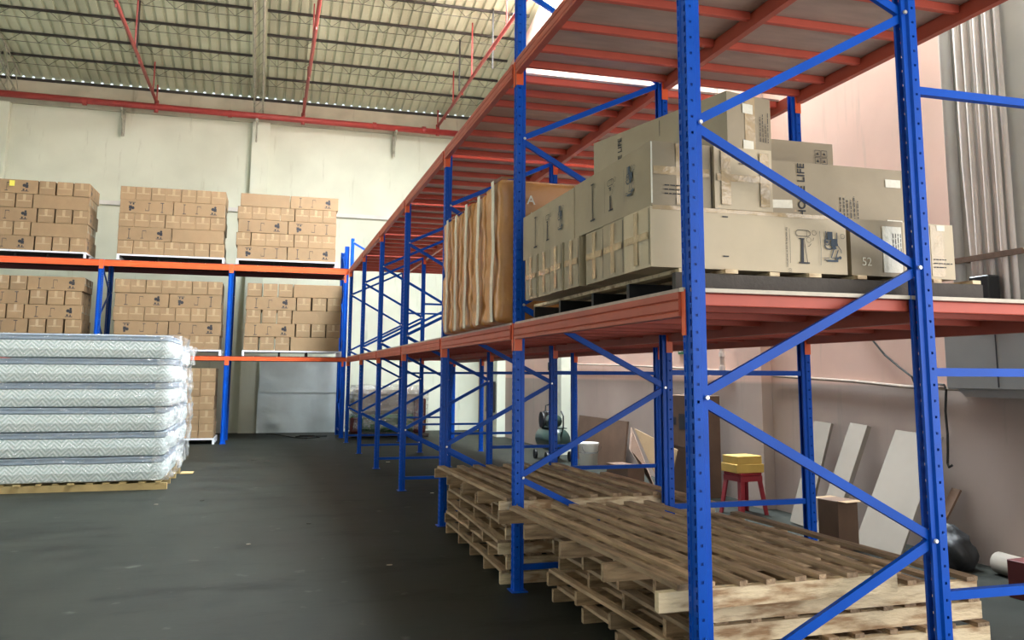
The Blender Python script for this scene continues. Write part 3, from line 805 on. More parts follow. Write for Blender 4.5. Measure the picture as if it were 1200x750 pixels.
for k in range(6):
    mattress(-5.3, -3.16+random.uniform(-.03, .03), 11.5, 13.2, .122+k*.312, .305, 'plastic-wrapped mattress, %s of the stack just behind' % mn[5-k], k+9)

_wood_id = [0]
def plank(L, W, H, axis, seed, warp=.006, seg=6, chip=True):
    """warped board, long axis x or y, base at z=0, centred"""
    b = MB(); rows = []
    for i in range(seg+1):
        s = -L/2+L*i/seg
        dz = warp*noise.noise(Vector((s*1.7, seed*3.1, 0))); dw = W*.06*noise.noise(Vector((s*3.3, seed*5.7, 2)))
        ofs = warp*.8*noise.noise(Vector((s*1.1, seed*2.3, 5)))
        cs = [(-W/2+ofs-dw, 0), (W/2+ofs+dw, 0), (W/2+ofs+dw, H), (-W/2+ofs-dw, H)]
        if i in (0, seg): s += (random.random()-.5)*.01
        for q, (a, z) in enumerate(cs):
            zz = z+(dz*.3 if z > 0 else 0)
            sl = s+(.004*((q in (1, 2))-.5) if i in (0, seg) else 0)
            b.v.append((sl, a, zz) if axis == 'x' else (a, sl, zz))
    for i in range(seg):
        for q in range(4):
            a = i*4+q; c = i*4+(q+1) % 4; b.f.append((a, c, c+4, a+4))
    b.f.append((3, 2, 1, 0)); n = seg*4; b.f.append((n, n+1, n+2, n+3))
    return b
def pallet(xc, yc, z, wx, ly, rot, label, nsl=9, nst=5, hs=.086, ts=.02, front='wood_pale', slat='wood_slat', group='used wooden pallets', seed=0, stick=.07, sw=.085, name='wooden_pallet', str_mat='wood'):
    t = thing(name, label, 'pallet', (xc, yc, z), rot, group)
    for k in range(nst):
        y = -ly/2+.025+(ly-.05)*k/(nst-1)
        b = plank(wx, .045, hs, 'x', seed*7+k, .008)
        obj('stringer', b, front if k == 0 else str_mat, t, (random.uniform(-.012, .012), y, 0))
    xs = [-wx/2+stick+sw/2+(wx-2*stick-sw)*k/(nsl-1) for k in range(nsl)]
    for k, x in enumerate(xs):
        w_ = sw*random.uniform(.75, 1.15); l_ = ly*random.uniform(.985, 1.02)
        x += random.uniform(-.02, .02) if 0 < k < nsl-1 else 0
        b = plank(l_, w_, ts*.96, 'y', seed*13+k, .010, 8)
        obj('slat', b, slat if not isinstance(slat, list) else slat[k % len(slat)], t, (x, random.uniform(-.015, .015), hs+.0015), (0, 0, random.uniform(-.008, .008)))
    return t
# pallet under the mattresses
pallet(-4.09, 10.33, 0, 2.1, 1.95, 0, 'pale wooden pallet on the floor under the front mattress stack', nsl=10, nst=4, front='wood_yellow', slat='wood_yellow', str_mat='wood_yellow', group=None, seed=50)
pallet(-4.2, 12.35, 0, 2.1, 1.65, 0, 'pale wooden pallet under the rear mattress stack', nsl=10, nst=4, front='wood_yellow', slat='wood_yellow', str_mat='wood_yellow', group=None, seed=51)
tag(obj('cardboard_scrap', MB().box(-3.02, -2.84, 11.15, 11.45, .004, .012, Matrix.Translation((0, 0, .0))), 'wood_yellow'), 'torn flap of cardboard on the floor at the mattress stack corner', 'cardboard')

# ---------------------------------------------------------------- wooden pallet stacks under the racking
HP = .108
lv = ['bottom', 'second from bottom', 'third from bottom', 'fourth from bottom', 'second from top']
jx = [.96, .93, .985, .96, .93]; jy = [1.40, 1.42, 1.38, 1.41, 1.39]
for k in range(5):
    pallet(jx[k], jy[k], k*HP, 1.56, 2.2, math.radians([1.2, 2.0, .6, 1.6, 2.4][k]), 'weathered wooden pallet, %s of the near pallet stack' % lv[k], nsl=9, seed=k+1, stick=.02, sw=.066, ts=.022, hs=.084)
pallet(.43, 1.30, 5*HP, 1.26, 2.38, math.radians(2.2), 'weathered wooden pallet on top of the near stack, overhanging to the left', nsl=8, seed=9, stick=.09, sw=.056, ts=.024, hs=.084)
for k in range(5):
    pallet([.80, .82, .79, .83, .85][k], 4.12+random.uniform(-.02, .02), k*HP, 1.72, 2.22, math.radians([-1, .5, -1.4, .2, .9][k]), 'weathered wooden pallet, %s of the second pallet stack' % lv[k], nsl=10, seed=k+21, stick=.0, ts=.022, hs=.084)
pallet(.52, 4.05, 5*HP, 1.36, 2.36, math.radians(1.5), 'weathered wooden pallet on top of the second stack, left end overhanging', nsl=8, seed=31, stick=.05, sw=.066, ts=.026, hs=.084)

# ---------------------------------------------------------------- cartons on the middle shelf
pallet(.86, 1.27, Z1, 1.74, 2.26, 0, 'dark stained pallet on the middle shelf under the big cartons', nsl=8, nst=5, hs=.083, ts=.02, front='wood_dark', slat='wood_pale', str_mat='black', group=None, seed=60, stick=.01, sw=.06)
ZC = Z1+.107
def text_mesh(s, size, bold=False):
    cu = bpy.data.curves.new('txt', 'FONT'); cu.body = s; cu.size = size; cu.extrude = .0004
    if bold: cu.offset = size*.012
    o = bpy.data.objects.new('txt', cu); me = bpy.data.meshes.new_from_object(o)
    bpy.data.objects.remove(o); bpy.data.curves.remove(cu)
    return me
def on_face(t, name, me, mat, origin, ux, uy):
    """place a flat mesh drawn in local xy on a face: ux, uy are the directions of its x and y"""
    ux = Vector(ux).normalized(); uy = Vector(uy).normalized(); n = ux.cross(uy)
    m = Matrix((ux, uy, n)).transposed().to_4x4(); m.translation = Vector(origin)
    if not me.materials: me.materials.append(M[mat])
    o = bpy.data.objects.new(name, me); COL.objects.link(o); o.parent = t; o.matrix_local = m
    return o
class Flat:
    """flat printed artwork built from simple outlines"""
    def __init__(s): s.b = MB(); s.k = 0
    def poly(s, pts):
        s.k += 1; z = .0004+.00005*s.k; s.b.poly([(x, y, z) for x, y in pts]); return s
    def rect(s, x0, x1, y0, y1): return s.poly([(x0, y0), (x1, y0), (x1, y1), (x0, y1)])
    def disc(s, x, y, r, n=16): return s.poly([(x+r*math.cos(2*math.pi*k/n), y+r*math.sin(2*math.pi*k/n)) for k in range(n)])
    def line(s, pts, w):
        for (x0, y0), (x1, y1) in zip(pts[:-1], pts[1:]):
            d = math.hypot(x1-x0, y1-y0) or 1; nx, ny = -(y1-y0)/d*w/2, (x1-x0)/d*w/2
            s.poly([(x0+nx, y0+ny), (x0-nx, y0-ny), (x1-nx, y1-ny), (x1+nx, y1+ny)])
        return s
    def ring(s, x, y, r, w, n=18, a0=0, a1=360):
        return s.line([(x+r*math.cos(math.radians(a0+(a1-a0)*k/n)), y+r*math.sin(math.radians(a0+(a1-a0)*k/n))) for k in range(n+1)], w)
    def mesh(s, nm): return s.b.mesh(nm)
def art_stand():
    a = Flat()   # roughly 0.14 wide x .2 high
    a.rect(.05, .11, 0, .008); a.poly([(.062, .008), (.078, .008), (.08, .12), (.066, .12)]); a.line([(.098, .008), (.09, .07), (.082, .12)], .003)
    a.rect(.055, .085, .12, .126)
    a.line([(.05, .135), (.105, .135), (.118, .142), (.118, .158), (.105, .165), (.05, .165), (.038, .158), (.038, .142), (.05, .135)], .003)
    a.line([(.098, .135), (.098, .165)], .002)
    a.ring(.14, .155, .012, .002); a.line([(.136, .13), (.133, .12), (.13, .115)], .0025); a.ring(.108, .118, .013, .0015)
    a.line([(.12, .1), (.11, .088), (.1, .085)], .0025)
    a.line([(.0, 0), (.002, .1), (.0, .17)], .002)
    return a
def art_machine():
    a = Flat()
    a.poly([(.045, .13), (.075, .13), (.075, .17), (.045, .17)]); a.line([(.036, .12), (.036, .172)], .005); a.line([(.1, .12), (.1, .168)], .005)
    a.rect(.075, .1, .128, .136)
    a.ring(.042, .118, .015, .004); a.disc(.042, .118, .007); a.poly([(.06, .1), (.105, .1), (.098, .13), (.066, .13)])
    a.ring(.052, .108, .026, .006, a0=190, a1=320); a.poly([(.075, .08), (.095, .085), (.088, .1), (.066, .1)])
    a.poly([(.058, .04), (.064, .04), (.082, .085), (.076, .085)]); a.poly([(.083, .038), (.089, .038), (.105, .08), (.099, .08)]); a.line([(.06, .04), (.088, .038)], .003)
    a.line([(.102, .1), (.118, .08), (.12, .065)], .004)
    a.rect(.04, .1, .02, .03); a.line([(.02, .038), (.05, .038)], .003); a.line([(.02, .028), (.05, .028)], .003)
    a.poly([(.09, .03), (.1, .03), (.106, .044), (.09, .044)]); a.disc(.112, .042, .008)
    a.line([(0, 0), (.004, .08), (0, .17)], .002); a.ring(.13, .15, .012, .002)
    return a
stand_me = art_stand().mesh('print'); stand_me.materials.append(M['ink'])
mach_me = art_machine().mesh('print'); mach_me.materials.append(M['ink_blue'])
def art_lines(n, w, h, seed):
    """block of small lettering seen only as lines of words"""
    r = random.Random(seed); a = Flat()
    for k in range(n):
        y = h*(1-(k+.5)/n); x = 0
        end = w*r.uniform(.55, 1)
        while x < end:
            l = r.uniform(.008, .03); a.rect(x, min(x+l, end), y-h/n*.13, y+h/n*.13); x += l+.005
    return a.mesh('small_print')
def big_box(x0, x1, y0, y1, z0, z1, label, mat, rot=0, cat='carton', bulge=.006, seams=True, name='large_carton'):
    W, D, H = x1-x0, y1-y0, z1-z0
    t = thing(name, label, cat, ((x0+x1)/2, (y0+y1)/2, z0), rot)
    b = MB(); n = 8; s0 = random.random()*50
    def bl(u, v): return bulge*math.sin(math.pi*u)*math.sin(math.pi*v)
    def face(fn):
        g = {}
        for i in range(n+1):
            for j in range(n+1):
                g[i, j] = len(b.v); b.v.append(fn(i/n, j/n))
        for i in range(n):
            for j in range(n): b.f.append((g[i, j], g[i+1, j], g[i+1, j+1], g[i, j+1]))
    wob = lambda u, v: bl(u, v)*(1+.6*noise.noise(Vector((u*3+s0, v*3, 0))))
    face(lambda u, v: (-W/2+W*u, -D/2-wob(u, v)*.5, H*v)); face(lambda u, v: (-W/2+W*u, D/2+wob(u, v)*.5, H*v))
    face(lambda u, v: (-W/2-wob(u, v), -D/2+D*u, H*v)); face(lambda u, v: (W/2+wob(u, v)*.3, -D/2+D*u, H*v))
    face(lambda u, v: (-W/2+W*u, -D/2+D*v, 0)); face(lambda u, v: (-W/2+W*u, -D/2+D*v, H+wob(u, v)*.2))
    import bmesh
    me = b.mesh('body'); bm = bmesh.new(); bm.from_mesh(me); bmesh.ops.remove_doubles(bm, verts=bm.verts, dist=.0003)
    bmesh.ops.recalc_face_normals(bm, faces=bm.faces); bm.to_mesh(me); bm.free()
    obj('body', me, mat, t)
    t['_d'] = (W, D, H)
    return t, W, D, H
def strip(t, pts, w, n, mat='tape', name='tape', e=.004):
    """tape laid along pts with normal n"""
    b = MB(); n = Vector(n)
    for p0, p1 in zip(pts[:-1], pts[1:]):
        p0 = Vector(p0)+n*e; p1 = Vector(p1)+n*e; u = (p1-p0).normalized().cross(n)*w/2
        b.poly([p0+u, p0-u, p1-u, p1+u]); b.poly([p0+u+n*.0006, p1+u+n*.0006, p1-u+n*.0006, p0-u+n*.0006])
    return obj(name, b, mat, t)
def lay(t): 
    return t
# bottom tier: seven long cartons lying across, ends facing the aisle
ye = [.16, .50, 1.00, 1.02, 1.50, 1.98, 2.26]
yb = [(.16, .475), (.48, .76), (.765, 1.04), (1.10, 1.36), (1.365, 1.60), (1.605, 1.87), (1.875, 2.14)]
x0, x1 = -.135, .925
tt = ['nearest, artwork facing the camera', 'second', 'third', 'fourth', 'fifth', 'sixth', 'farthest']
for k, (y, ye_) in enumerate(yb):
    t, W, D, H = big_box(x0+random.uniform(-.02, .012)*(k > 0), x1, y, ye_, ZC, ZC+.285, ('long carton in the bottom tier on the middle shelf, machine drawings on its front' if k == 0 else 'long carton in the bottom tier, taped end to the aisle, %s from the camera' % tt[k]), 'carton_pale' if k == 0 else 'carton_near', name='long_carton')
    # taped flap end on the -x face
    n = (-1, 0, 0)
    strip(t, [(-W/2, 0, .02), (-W/2, 0, H-.01)], .05, n, e=.007); strip(t, [(-W/2, -D/2+.02, H*.52), (-W/2, D/2-.02, H*.52)], .035, n, e=.008)
    strip(t, [(-W/2, -D/2+.012, .01), (-W/2, -D/2+.012, H-.01)], .004, n, mat='ink', name='flap_gap', e=.003)
    if k == 0:
        yf = -D/2-.006
        on_face(t, 'print', stand_me, 'ink', (W*.19, yf, .045), (1, 0, 0), (0, 0, 1))
        on_face(t, 'print', mach_me, 'ink_blue', (W*.37-.02, yf, .04), (1, 0, 0), (0, 0, 1))
        me = text_mesh('For assembly by one or two persons', .013)
        on_face(t, 'small_print', me, 'ink', (W*.185-.012, yf, .22), (0, 0, -1), (1, 0, 0))
        on_face(t, 'small_print', text_mesh('(1)', .02), 'ink', (W*.185, yf, .02), (0, 0, -1), (1, 0, 0))
        strip(t, [(-W/2+.01, -D/2, H-.005), (W/2-.01, -D/2, H-.005)], .02, (0, -1, 0), mat='tape', e=.003)
        m_ = MB().box(-.16, -.13, yf-.001, yf, .06, .066).box(-.16, -.13, yf-.001, yf, .25, .256); obj('print', m_, 'ink', t)
# two cartons end-on at the right of the bottom tier
for k, (xa, xb) in enumerate([(.95, 1.262), (1.272, 1.585)]):
    t, W, D, H = big_box(xa, xb, .16+.01*k, 1.2, ZC, ZC+.285, ['carton end with pale label at the right of the bottom tier', 'rightmost carton end of the bottom tier, half behind the blue post'][k], 'carton_near' if k == 0 else 'carton_pale', name='long_carton')
    n = (0, -1, 0)
    if k == 0:
        b = MB().box(-.02+.05, W/2-.012, -D/2-.006, -D/2-.004, .02, H-.03); obj('label', b, 'tape_white', t, label='pale paper label')
        on_face(t, 'small_print', art_lines(4, .2, .06, 3), 'ink', (.085, -D/2-.0065, .22), (0, 0, -1), (1, 0, 0))
        on_face(t, 'print', text_mesh('52', .06), 'tape_white', (-.1, -D/2-.006, .05), (1, 0, 0), (0, 0, 1))
    else:
        strip(t, [(.05, -D/2, .01), (.05, -D/2, H-.01)], .08, n, e=.004); strip(t, [(.05, -D/2, H-.02), (.1, -D/2, H-.02)], .03, n, mat='tape_white', e=.006)
        on_face(t, 'small_print', art_lines(3, .12, .06, 4), 'ink', (.02, -D/2-.0065, .05), (1, 0, 0), (0, 0, 1))
# two more standing behind those, filling the pallet
big_box(.95, 1.585, 1.22, 2.3, ZC, ZC+.285, 'carton behind the end-on cartons at the right of the pallet', 'carton_near', name='long_carton')
# middle tier
Z2T = ZC+.29
def side_art(t, W, D, H, y_from):
    xx = -W/2-.007
    # seen from the aisle the -x face reads from far to near
    on_face(t, 'print', mach_me, 'ink', (xx, y_from+.30, .07), (0, -1, 0), (0, 0, 1))
    on_face(t, 'print', stand_me, 'ink', (xx, y_from+.56, .06), (0, -1, 0), (0, 0, 1))
    a = Flat(); a.rect(.0, .07, 0, .01); a.rect(.028, .038, .01, .2); a.rect(.012, .055, .2, .208); a.ring(.075, .19, .012, .002)
    on_face(t, 'print', a.mesh('print'), 'ink', (xx, y_from+.78, .05), (0, -1, 0), (0, 0, 1))
t, W, D, H = big_box(-.125, .187, .17, 1.225, Z2T, Z2T+.31, 'long carton in the middle tier at the aisle, near one, drawings along its side', 'carton_near', name='long_carton')
side_art(t, W, D, H, -D/2)
n = (0, -1, 0)
strip(t, [(0, -D/2, .01), (0, -D/2, H-.005)], .055, n, e=.004); strip(t, [(-W/2+.01, -D/2, H*.55), (W/2-.01, -D/2, H*.55)], .04, n, e=.005)
on_face(t, 'small_print', art_lines(3, .17, .06, 5), 'ink', (-.09, -D/2-.0065, .05), (1, 0, 0), (0, 0, 1))
strip(t, [(-W/2+.002, -D/2, .01), (-W/2+.002, -D/2, H-.005)], .008, n, mat='tape_white', e=.004)
t, W, D, H = big_box(-.125, .187, 1.235, 2.29, Z2T, Z2T+.305, 'long carton in the middle tier at the aisle, far one, beside the brown bales', 'carton_near', name='long_carton')
side_art(t, W, D, H, -D/2)
t, W, D, H = big_box(.197, .51, .15, 1.2, Z2T, Z2T+.305, 'crumpled carton end in the middle tier, patched with pale tape', 'carton_pale', name='long_carton', bulge=.012)
strip(t, [(-W/2+.01, -D/2, H*.5), (W/2-.01, -D/2, H*.5)], .035, n, e=.008); strip(t, [(-.1, -D/2, .02), (-.1, -D/2, H-.02)], .05, n, e=.009); strip(t, [(.11, -D/2, .02), (.11, -D/2, H-.02)], .05, n, e=.009)
on_face(t, 'small_print', text_mesh('manufactured for', .018), 'ink', (-.03, -D/2-.009, .22), (1, 0, 0), (0, 0, 1))
big_box(.197, .51, 1.22, 2.28, Z2T, Z2T+.3, 'long carton hidden behind the patched carton end', 'carton_near', name='long_carton')
# right of the middle tier: broad carton with lettering
t, W, D, H = big_box(.60, 1.66, .50, .86, Z2T, Z2T+.36, 'broad carton with HOME LIFE lettering facing the camera, behind the brace', 'carton_near', name='large_carton')
yf = -D/2-.0065
on_face(t, 'lettering', text_mesh('HOME LIFE', .062, True), 'ink', (-.20, yf, .055), (0, 0, 1), (-1, 0, 0))
on_face(t, 'small_print', art_lines(6, .2, .13, 8), 'ink', (.14, yf, .05), (0, 0, 1), (-1, 0, 0))
for zz in (.03, .26): strip(t, [(.32, -D/2, zz+.02), (.42, -D/2, zz+.02)], .045, n, mat='tape_white', e=.005)
strip(t, [(-.42, -D/2, .12), (-.28, -D/2, .125)], .045, n, mat='tape_white', e=.005)
big_box(.60, 1.6, .9, 1.3, Z2T, Z2T+.30, 'plain carton in the middle tier behind the lettered carton', 'carton_near', name='large_carton')
# top tier
t, W, D, H = big_box(.60, 1.43, .92, 1.25, Z2T+.305, Z2T+.61, 'carton with recycling marks at its right end, top tier behind the lettered one', 'carton_near', name='large_carton')
a = Flat()
for q in (0, 1):
    for r_ in (0, 1):
        a.line([(q*.045, r_*.045), (q*.045+.038, r_*.045), (q*.045+.038, r_*.045+.038), (q*.045, r_*.045+.038), (q*.045, r_*.045)], .0025)
        a.poly([(q*.045+.01, r_*.045+.01), (q*.045+.028, r_*.045+.01), (q*.045+.019, r_*.045+.028)])
on_face(t, 'print', a.mesh('print'), 'ink', (W/2-.13, -D/2-.0065, H-.13), (1, 0, 0), (0, 0, 1))
strip(t, [(-.1, -D/2, .02), (-.1, -D/2, H-.02)], .006, n, mat='ink', name='flap_gap', e=.004)
# big rotated carton on top at the aisle
ang = math.atan2(.342-.061, 1.417-.246)
Lt, Wt, Ht = 1.17, .30, .315
cx_, cy_ = (.342+.061)/2, (.246+1.417)/2
cxx = cx_+math.cos(ang)*Wt/2; cyy = cy_+math.sin(ang)*Wt/2
t, W, D, H = big_box(cxx-Wt/2, cxx+Wt/2, cyy-Lt/2, cyy+Lt/2, Z2T+.315, Z2T+.315+Ht, 'topmost long carton at the aisle, turned askew, HOME LIFE on its side', 'carton_near', rot=ang, name='large_carton')
xx = -W/2-.0075
on_face(t, 'lettering', text_mesh('HOME LIFE', .052, True), 'ink', (xx, .29, .03), (0, 0, 1), (0, 1, 0))
on_face(t, 'lettering', text_mesh('HOME LIFE', .05, True), 'ink', (xx, -.36, .03), (0, 0, 1), (0, 1, 0))
strip(t, [(xx+.006, -.06, .02), (xx+.006, -.06, H-.02)], .004, (-1, 0, 0), mat='ink', name='flap_gap', e=.003)
strip(t, [(0, -D/2, .01), (0, -D/2, H-.01)], .07, n, e=.005)
for zz in (.05, .24): strip(t, [(-.05, -D/2, zz), (.02, -D/2, zz)], .05, n, mat='tape_white', e=.006)
on_face(t, 'small_print', art_lines(4, .17, .07, 12), 'ink', (.13, -D/2-.0065, .08), (0, 0, 1), (-1, 0, 0))

# ---------------------------------------------------------------- brown wrapped bales on the second bay of the middle shelf
def bale(y0, y1, x0, x1, z0, z1, label, seed, writing=False):
    t = thing('wrapped_bale', label, 'bale', ((x0+x1)/2, (y0+y1)/2, z0), random.uniform(-.01, .01), 'brown paper-wrapped bales')
    W, D, H = x1-x0, y1-y0, z1-z0; b = MB(); n = 14; r = .05
    import bmesh
    me = bpy.data.meshes.new('body'); bm = bmesh.new(); bmesh.ops.create_cube(bm, size=1)
    bmesh.ops.scale(bm, vec=(W, D, H), verts=bm.verts); bmesh.ops.translate(bm, vec=(0, 0, H/2), verts=bm.verts)
    bmesh.ops.bevel(bm, geom=list(bm.edges), offset=.045, segments=3, affect='EDGES', profile=.6)
    bmesh.ops.subdivide_edges(bm, edges=[e for e in bm.edges if e.calc_length() > .3], cuts=18, use_grid_fill=True)
    for v in bm.verts:
        q = noise.noise(Vector((v.co.x*3+seed, v.co.y*2, v.co.z*3.2)))
        q2 = noise.noise(Vector((v.co.x*9+seed, v.co.y*5, v.co.z*9)))
        q3 = noise.noise(Vector((v.co.x*19+seed, v.co.y*13, v.co.z*21)))
        v.co.y += (.018*q+.014*q2+.008*q3)*(1 if abs(v.co.x) < W*.45 else .6); v.co.x += .022*q2+.014*q+.008*q3; v.co.z += .01*q*(v.co.z > H*.9)
        if v.co.z < .002: v.co.z = max(v.co.z, 0)
    bm.to_mesh(me); bm.free()
    obj('body', me, 'brown_wrap', t, smooth=True)
    # strips of white tape down the aisle end
    for yy, wd in ((-D/2+.09, .085),):
        b = MB(); pts = []
        for k in range(15):
            z = H*.01+H*.98*k/14; pts.append((-W/2-.030-.008*noise.noise(Vector((seed, z*4, 1))), yy+.05*noise.noise(Vector((seed+3, z*2.5, 0))), z))
        pts.append((-W/2+.03, yy, H+.028)); pts.append((-W/2+.14, yy, H+.03))
        for p0, p1 in zip(pts[:-1], pts[1:]):
            b.poly([(p0[0], p0[1]-wd/2, p0[2]), (p0[0], p0[1]+wd/2, p0[2]), (p1[0], p1[1]+wd/2, p1[2]), (p1[0], p1[1]-wd/2, p1[2])])
            b.poly([(p0[0]+.004, p0[1]-wd/2, p0[2]), (p0[0]+.004, p0[1]+wd/2, p0[2]), (p1[0]+.004, p1[1]+wd/2, p1[2]), (p1[0]+.004, p1[1]-wd/2, p1[2])])
        obj('tape', b, 'tape_white', t)
    if writing:
        for s, zz, sz in (('A', .93, .10), ('AP', .78, .12), ('LEEP', .66, .085)):
            on_face(t, 'lettering', text_mesh(s, sz, True), 'tape_white', (-W/2+.215, -D/2-.036, zz), (1, 0, 0), (0, 0, 1))
M['ink_white'] = M['tape_white']
bl = ['nearest brown paper-wrapped bale on the middle shelf, white lettering on front', 'second brown wrapped bale from the camera, white tape down its edge', 'third brown wrapped bale from the camera on the middle shelf',
      'fourth brown wrapped bale from the camera on the middle shelf', 'farthest brown wrapped bale, beside the third blue frame']
by = [(2.94, 3.40), (3.45, 3.87), (3.92, 4.28), (4.33, 4.71), (4.76, 5.15)]
for k, (a, c) in enumerate(by):
    bale(a, c, -.13, 1.02, Z1+.002, 3.07-.02*(k % 2), bl[k], 10*k+3, k == 0)

# ---------------------------------------------------------------- things along the right wall
# leaning boards
def leaning(name, label, x_foot, x_top, y0, y1, L, th, mat, skew=0, cat='board'):
    """board with its foot at x_foot on the floor and its top leaning to x_top"""
    a = math.asin(max(-1, min(1, (x_top-x_foot)/L)))
    t = thing(name, label, cat, (x_foot, (y0+y1)/2, 0))
    m = Matrix.Rotation(skew, 4, 'X') 
    b = MB(); w_ = y1-y0
    R_ = Matrix.Rotation(a, 4, 'Y')
    b.box(-th, 0, -w_/2, w_/2, 0, L, R_ @ m)
    mz = min(v[2] for v in b.v); b.v = [(x, y, z-mz) for x, y, z in b.v]
    obj('panel', b, mat, t)
    return t
t = leaning('leaning_board', 'narrow off-white board leaning on the wall, left of the pair', 3.62, 3.94, 4.55, 4.85, 1.10, .03, 'foam', .04)
t = leaning('leaning_board', 'narrow off-white board leaning beside the small carton, with pale edge', 3.5, 3.93, 3.95, 4.22, 1.14, .05, 'foam', .05)
t = leaning('large_leaning_board', 'large grey-white board leaning on the wall behind the near upright', 3.45, 3.93, 2.98, 3.58, 1.13, .02, 'foam', .04)
t = leaning('leaning_plank', 'dark plywood strip leaning behind the large white board', 3.55, 3.93, 2.8, 2.9, .7, .02, 'carton_dark', .05)
def small_box(name, label, cat, x0, x1, y0, y1, z0, z1, mat, rot=0):
    t = thing(name, label, cat, ((x0+x1)/2, (y0+y1)/2, z0), rot)
    W, D, H = x1-x0, y1-y0, z1-z0
    obj('body', MB().cbox(-W/2, W/2, -D/2, D/2, 0, H, .004), mat, t)
    return t, W, D, H
t, W, D, H = small_box('small_carton', 'small open brown carton on the floor between the leaning boards', 'carton', 3.12, 3.37, 3.42, 3.66, 0, .44, 'carton_dark', .2)
obj('flap', MB().box(-W/2, W/2, -D/2-.10, -D/2, H-.004, H), 'carton', t)
obj('flap', MB().box(-W/2, W/2, D/2, D/2+.08, H-.004, H), 'carton', t)
# red stool with yellow box
t = thing('red_stool', 'red plastic stool by the right wall carrying yellow boxes', 'stool', (3.46, 5.56, 0), .15)
obj('seat', MB().cbox(-.155, .155, -.155, .155, .43, .465, .012), 'red_plastic', t)
for sx in (-1, 1):
    for sy in (-1, 1):
        b = MB(); 
        for (ox, oy) in (((0, 0), (0, 0)),):
            pass
        top = [(sx*.145, sy*.145), (sx*.085, sy*.145), (sx*.085, sy*.13), (sx*.13, sy*.13), (sx*.13, sy*.085), (sx*.145, sy*.085)]
        bot = [(sx*.195, sy*.195), (sx*.145, sy*.195), (sx*.145, sy*.18), (sx*.18, sy*.18), (sx*.18, sy*.145), (sx*.195, sy*.145)]
        b.v = [(x, y, .43) for x, y in top]+[(x, y, 0) for x, y in bot]
        for q in range(6): b.f.append((q, (q+1) % 6, 6+(q+1) % 6, 6+q))
        b.f += [(0, 1, 2, 3), (0, 3, 4, 5), (6, 7, 8, 9), (6, 9, 10, 11)]
        obj('leg', b, 'red_plastic', t)
for sg in (-1, 1):
    obj('apron', MB().box(-.15, .15, sg*.15-.008, sg*.15+.008, .37, .43), 'red_plastic', t); obj('apron', MB().box(sg*.15-.008, sg*.15+.008, -.142, .142, .37, .43), 'red_plastic', t)
t, W, D, H = small_box('yellow_box', 'lower yellow carton resting on the red stool', 'box', 3.28, 3.64, 5.40, 5.72, .466, .56, 'yellow_card', .05)
t, W, D, H = small_box('yellow_box', 'upper yellow carton lying on the other yellow carton', 'box', 3.29, 3.62, 5.41, 5.70, .561, .65, 'yellow_card', .12)
# tall dark carton
t, W, D, H = small_box('tall_carton', 'tall dark brown carton standing against the wall pilaster', 'carton', 3.45, 3.85, 6.75, 7.5, 0, 1.29, 'carton_dark', 0)
obj('print', MB().box(-W/2-.002, -W/2-.001, -.2, .0, .85, 1.05).box(-W/2-.002, -W/2-.001, .08, .16, .9, 1.0), 'ink', t)
obj('flap_gap', MB().box(-W/2-.002, -W/2-.0005, -D/2, D/2, .62, .625), 'ink', t)
# opened flat carton leaning
t = thing('opened_carton', 'flattened brown carton standing open like a roof, left of the tall carton', 'carton', (3.2, 8.0, 0), 0)
def slab_poly(pts, th):
    b = MB(); n = len(pts)
    b.v = [tuple(q) for q in pts]+[(x+th, y, z) for x, y, z in pts]
    b.f = [tuple(range(n)), tuple(range(2*n-1, n-1, -1))]+[(k, (k+1) % n, n+(k+1) % n, n+k) for k in range(n)]
    return b
obj('front_panel', slab_poly([(.16, .38, .78), (.10, -1.12, .60), (-.02, -1.05, .02), (.0, -.62, .26)], .012), 'carton', t)
obj('side_panel', slab_poly([(.12, .42, .80), (-.12, -.70, .28), (-.10, -.95, .0), (-.05, .10, .52)], .012), 'carton_dark', t)
t, W, D, H = small_box('low_carton', 'low grey-brown carton on the floor in front of the opened one', 'carton', 2.75, 3.0, 7.3, 7.9, 0, .36, 'carton_dark', .1)
# brown cardboard sheet
leaning('cardboard_sheet', 'large dark brown cardboard sheet leaning on the wall behind the bucket', 3.84, 3.93, 9.9, 12.2, .80, .03, 'carton_dark', 0, 'cardboard')
# bucket
t = thing('white_bucket', 'white plastic bucket with lid beside the air compressor', 'bucket', (3.5, 10.65, 0))
obj('body', MB().lathe([(.001, 0), (.15, 0), (.17, .35), (.176, .37), (.176, .385), (.17, .385)], 24), 'white_plastic', t, smooth=True)
obj('lid', MB().lathe([(.182, .385), (.182, .41), (.16, .415), (.0, .415)], 24), 'white_plastic', t)
obj('band', MB().lathe([(.1655, .24), (.168, .24), (.169, .26), (.166, .26)], 24), 'cabinet', t)
obj('handle', MB().tube([(.17*math.cos(a), .17*math.sin(a)*.3-.17, .36-.13*math.sin(a)) for a in [math.pi*k/10 for k in range(11)]], .004, 5), 'black', t)
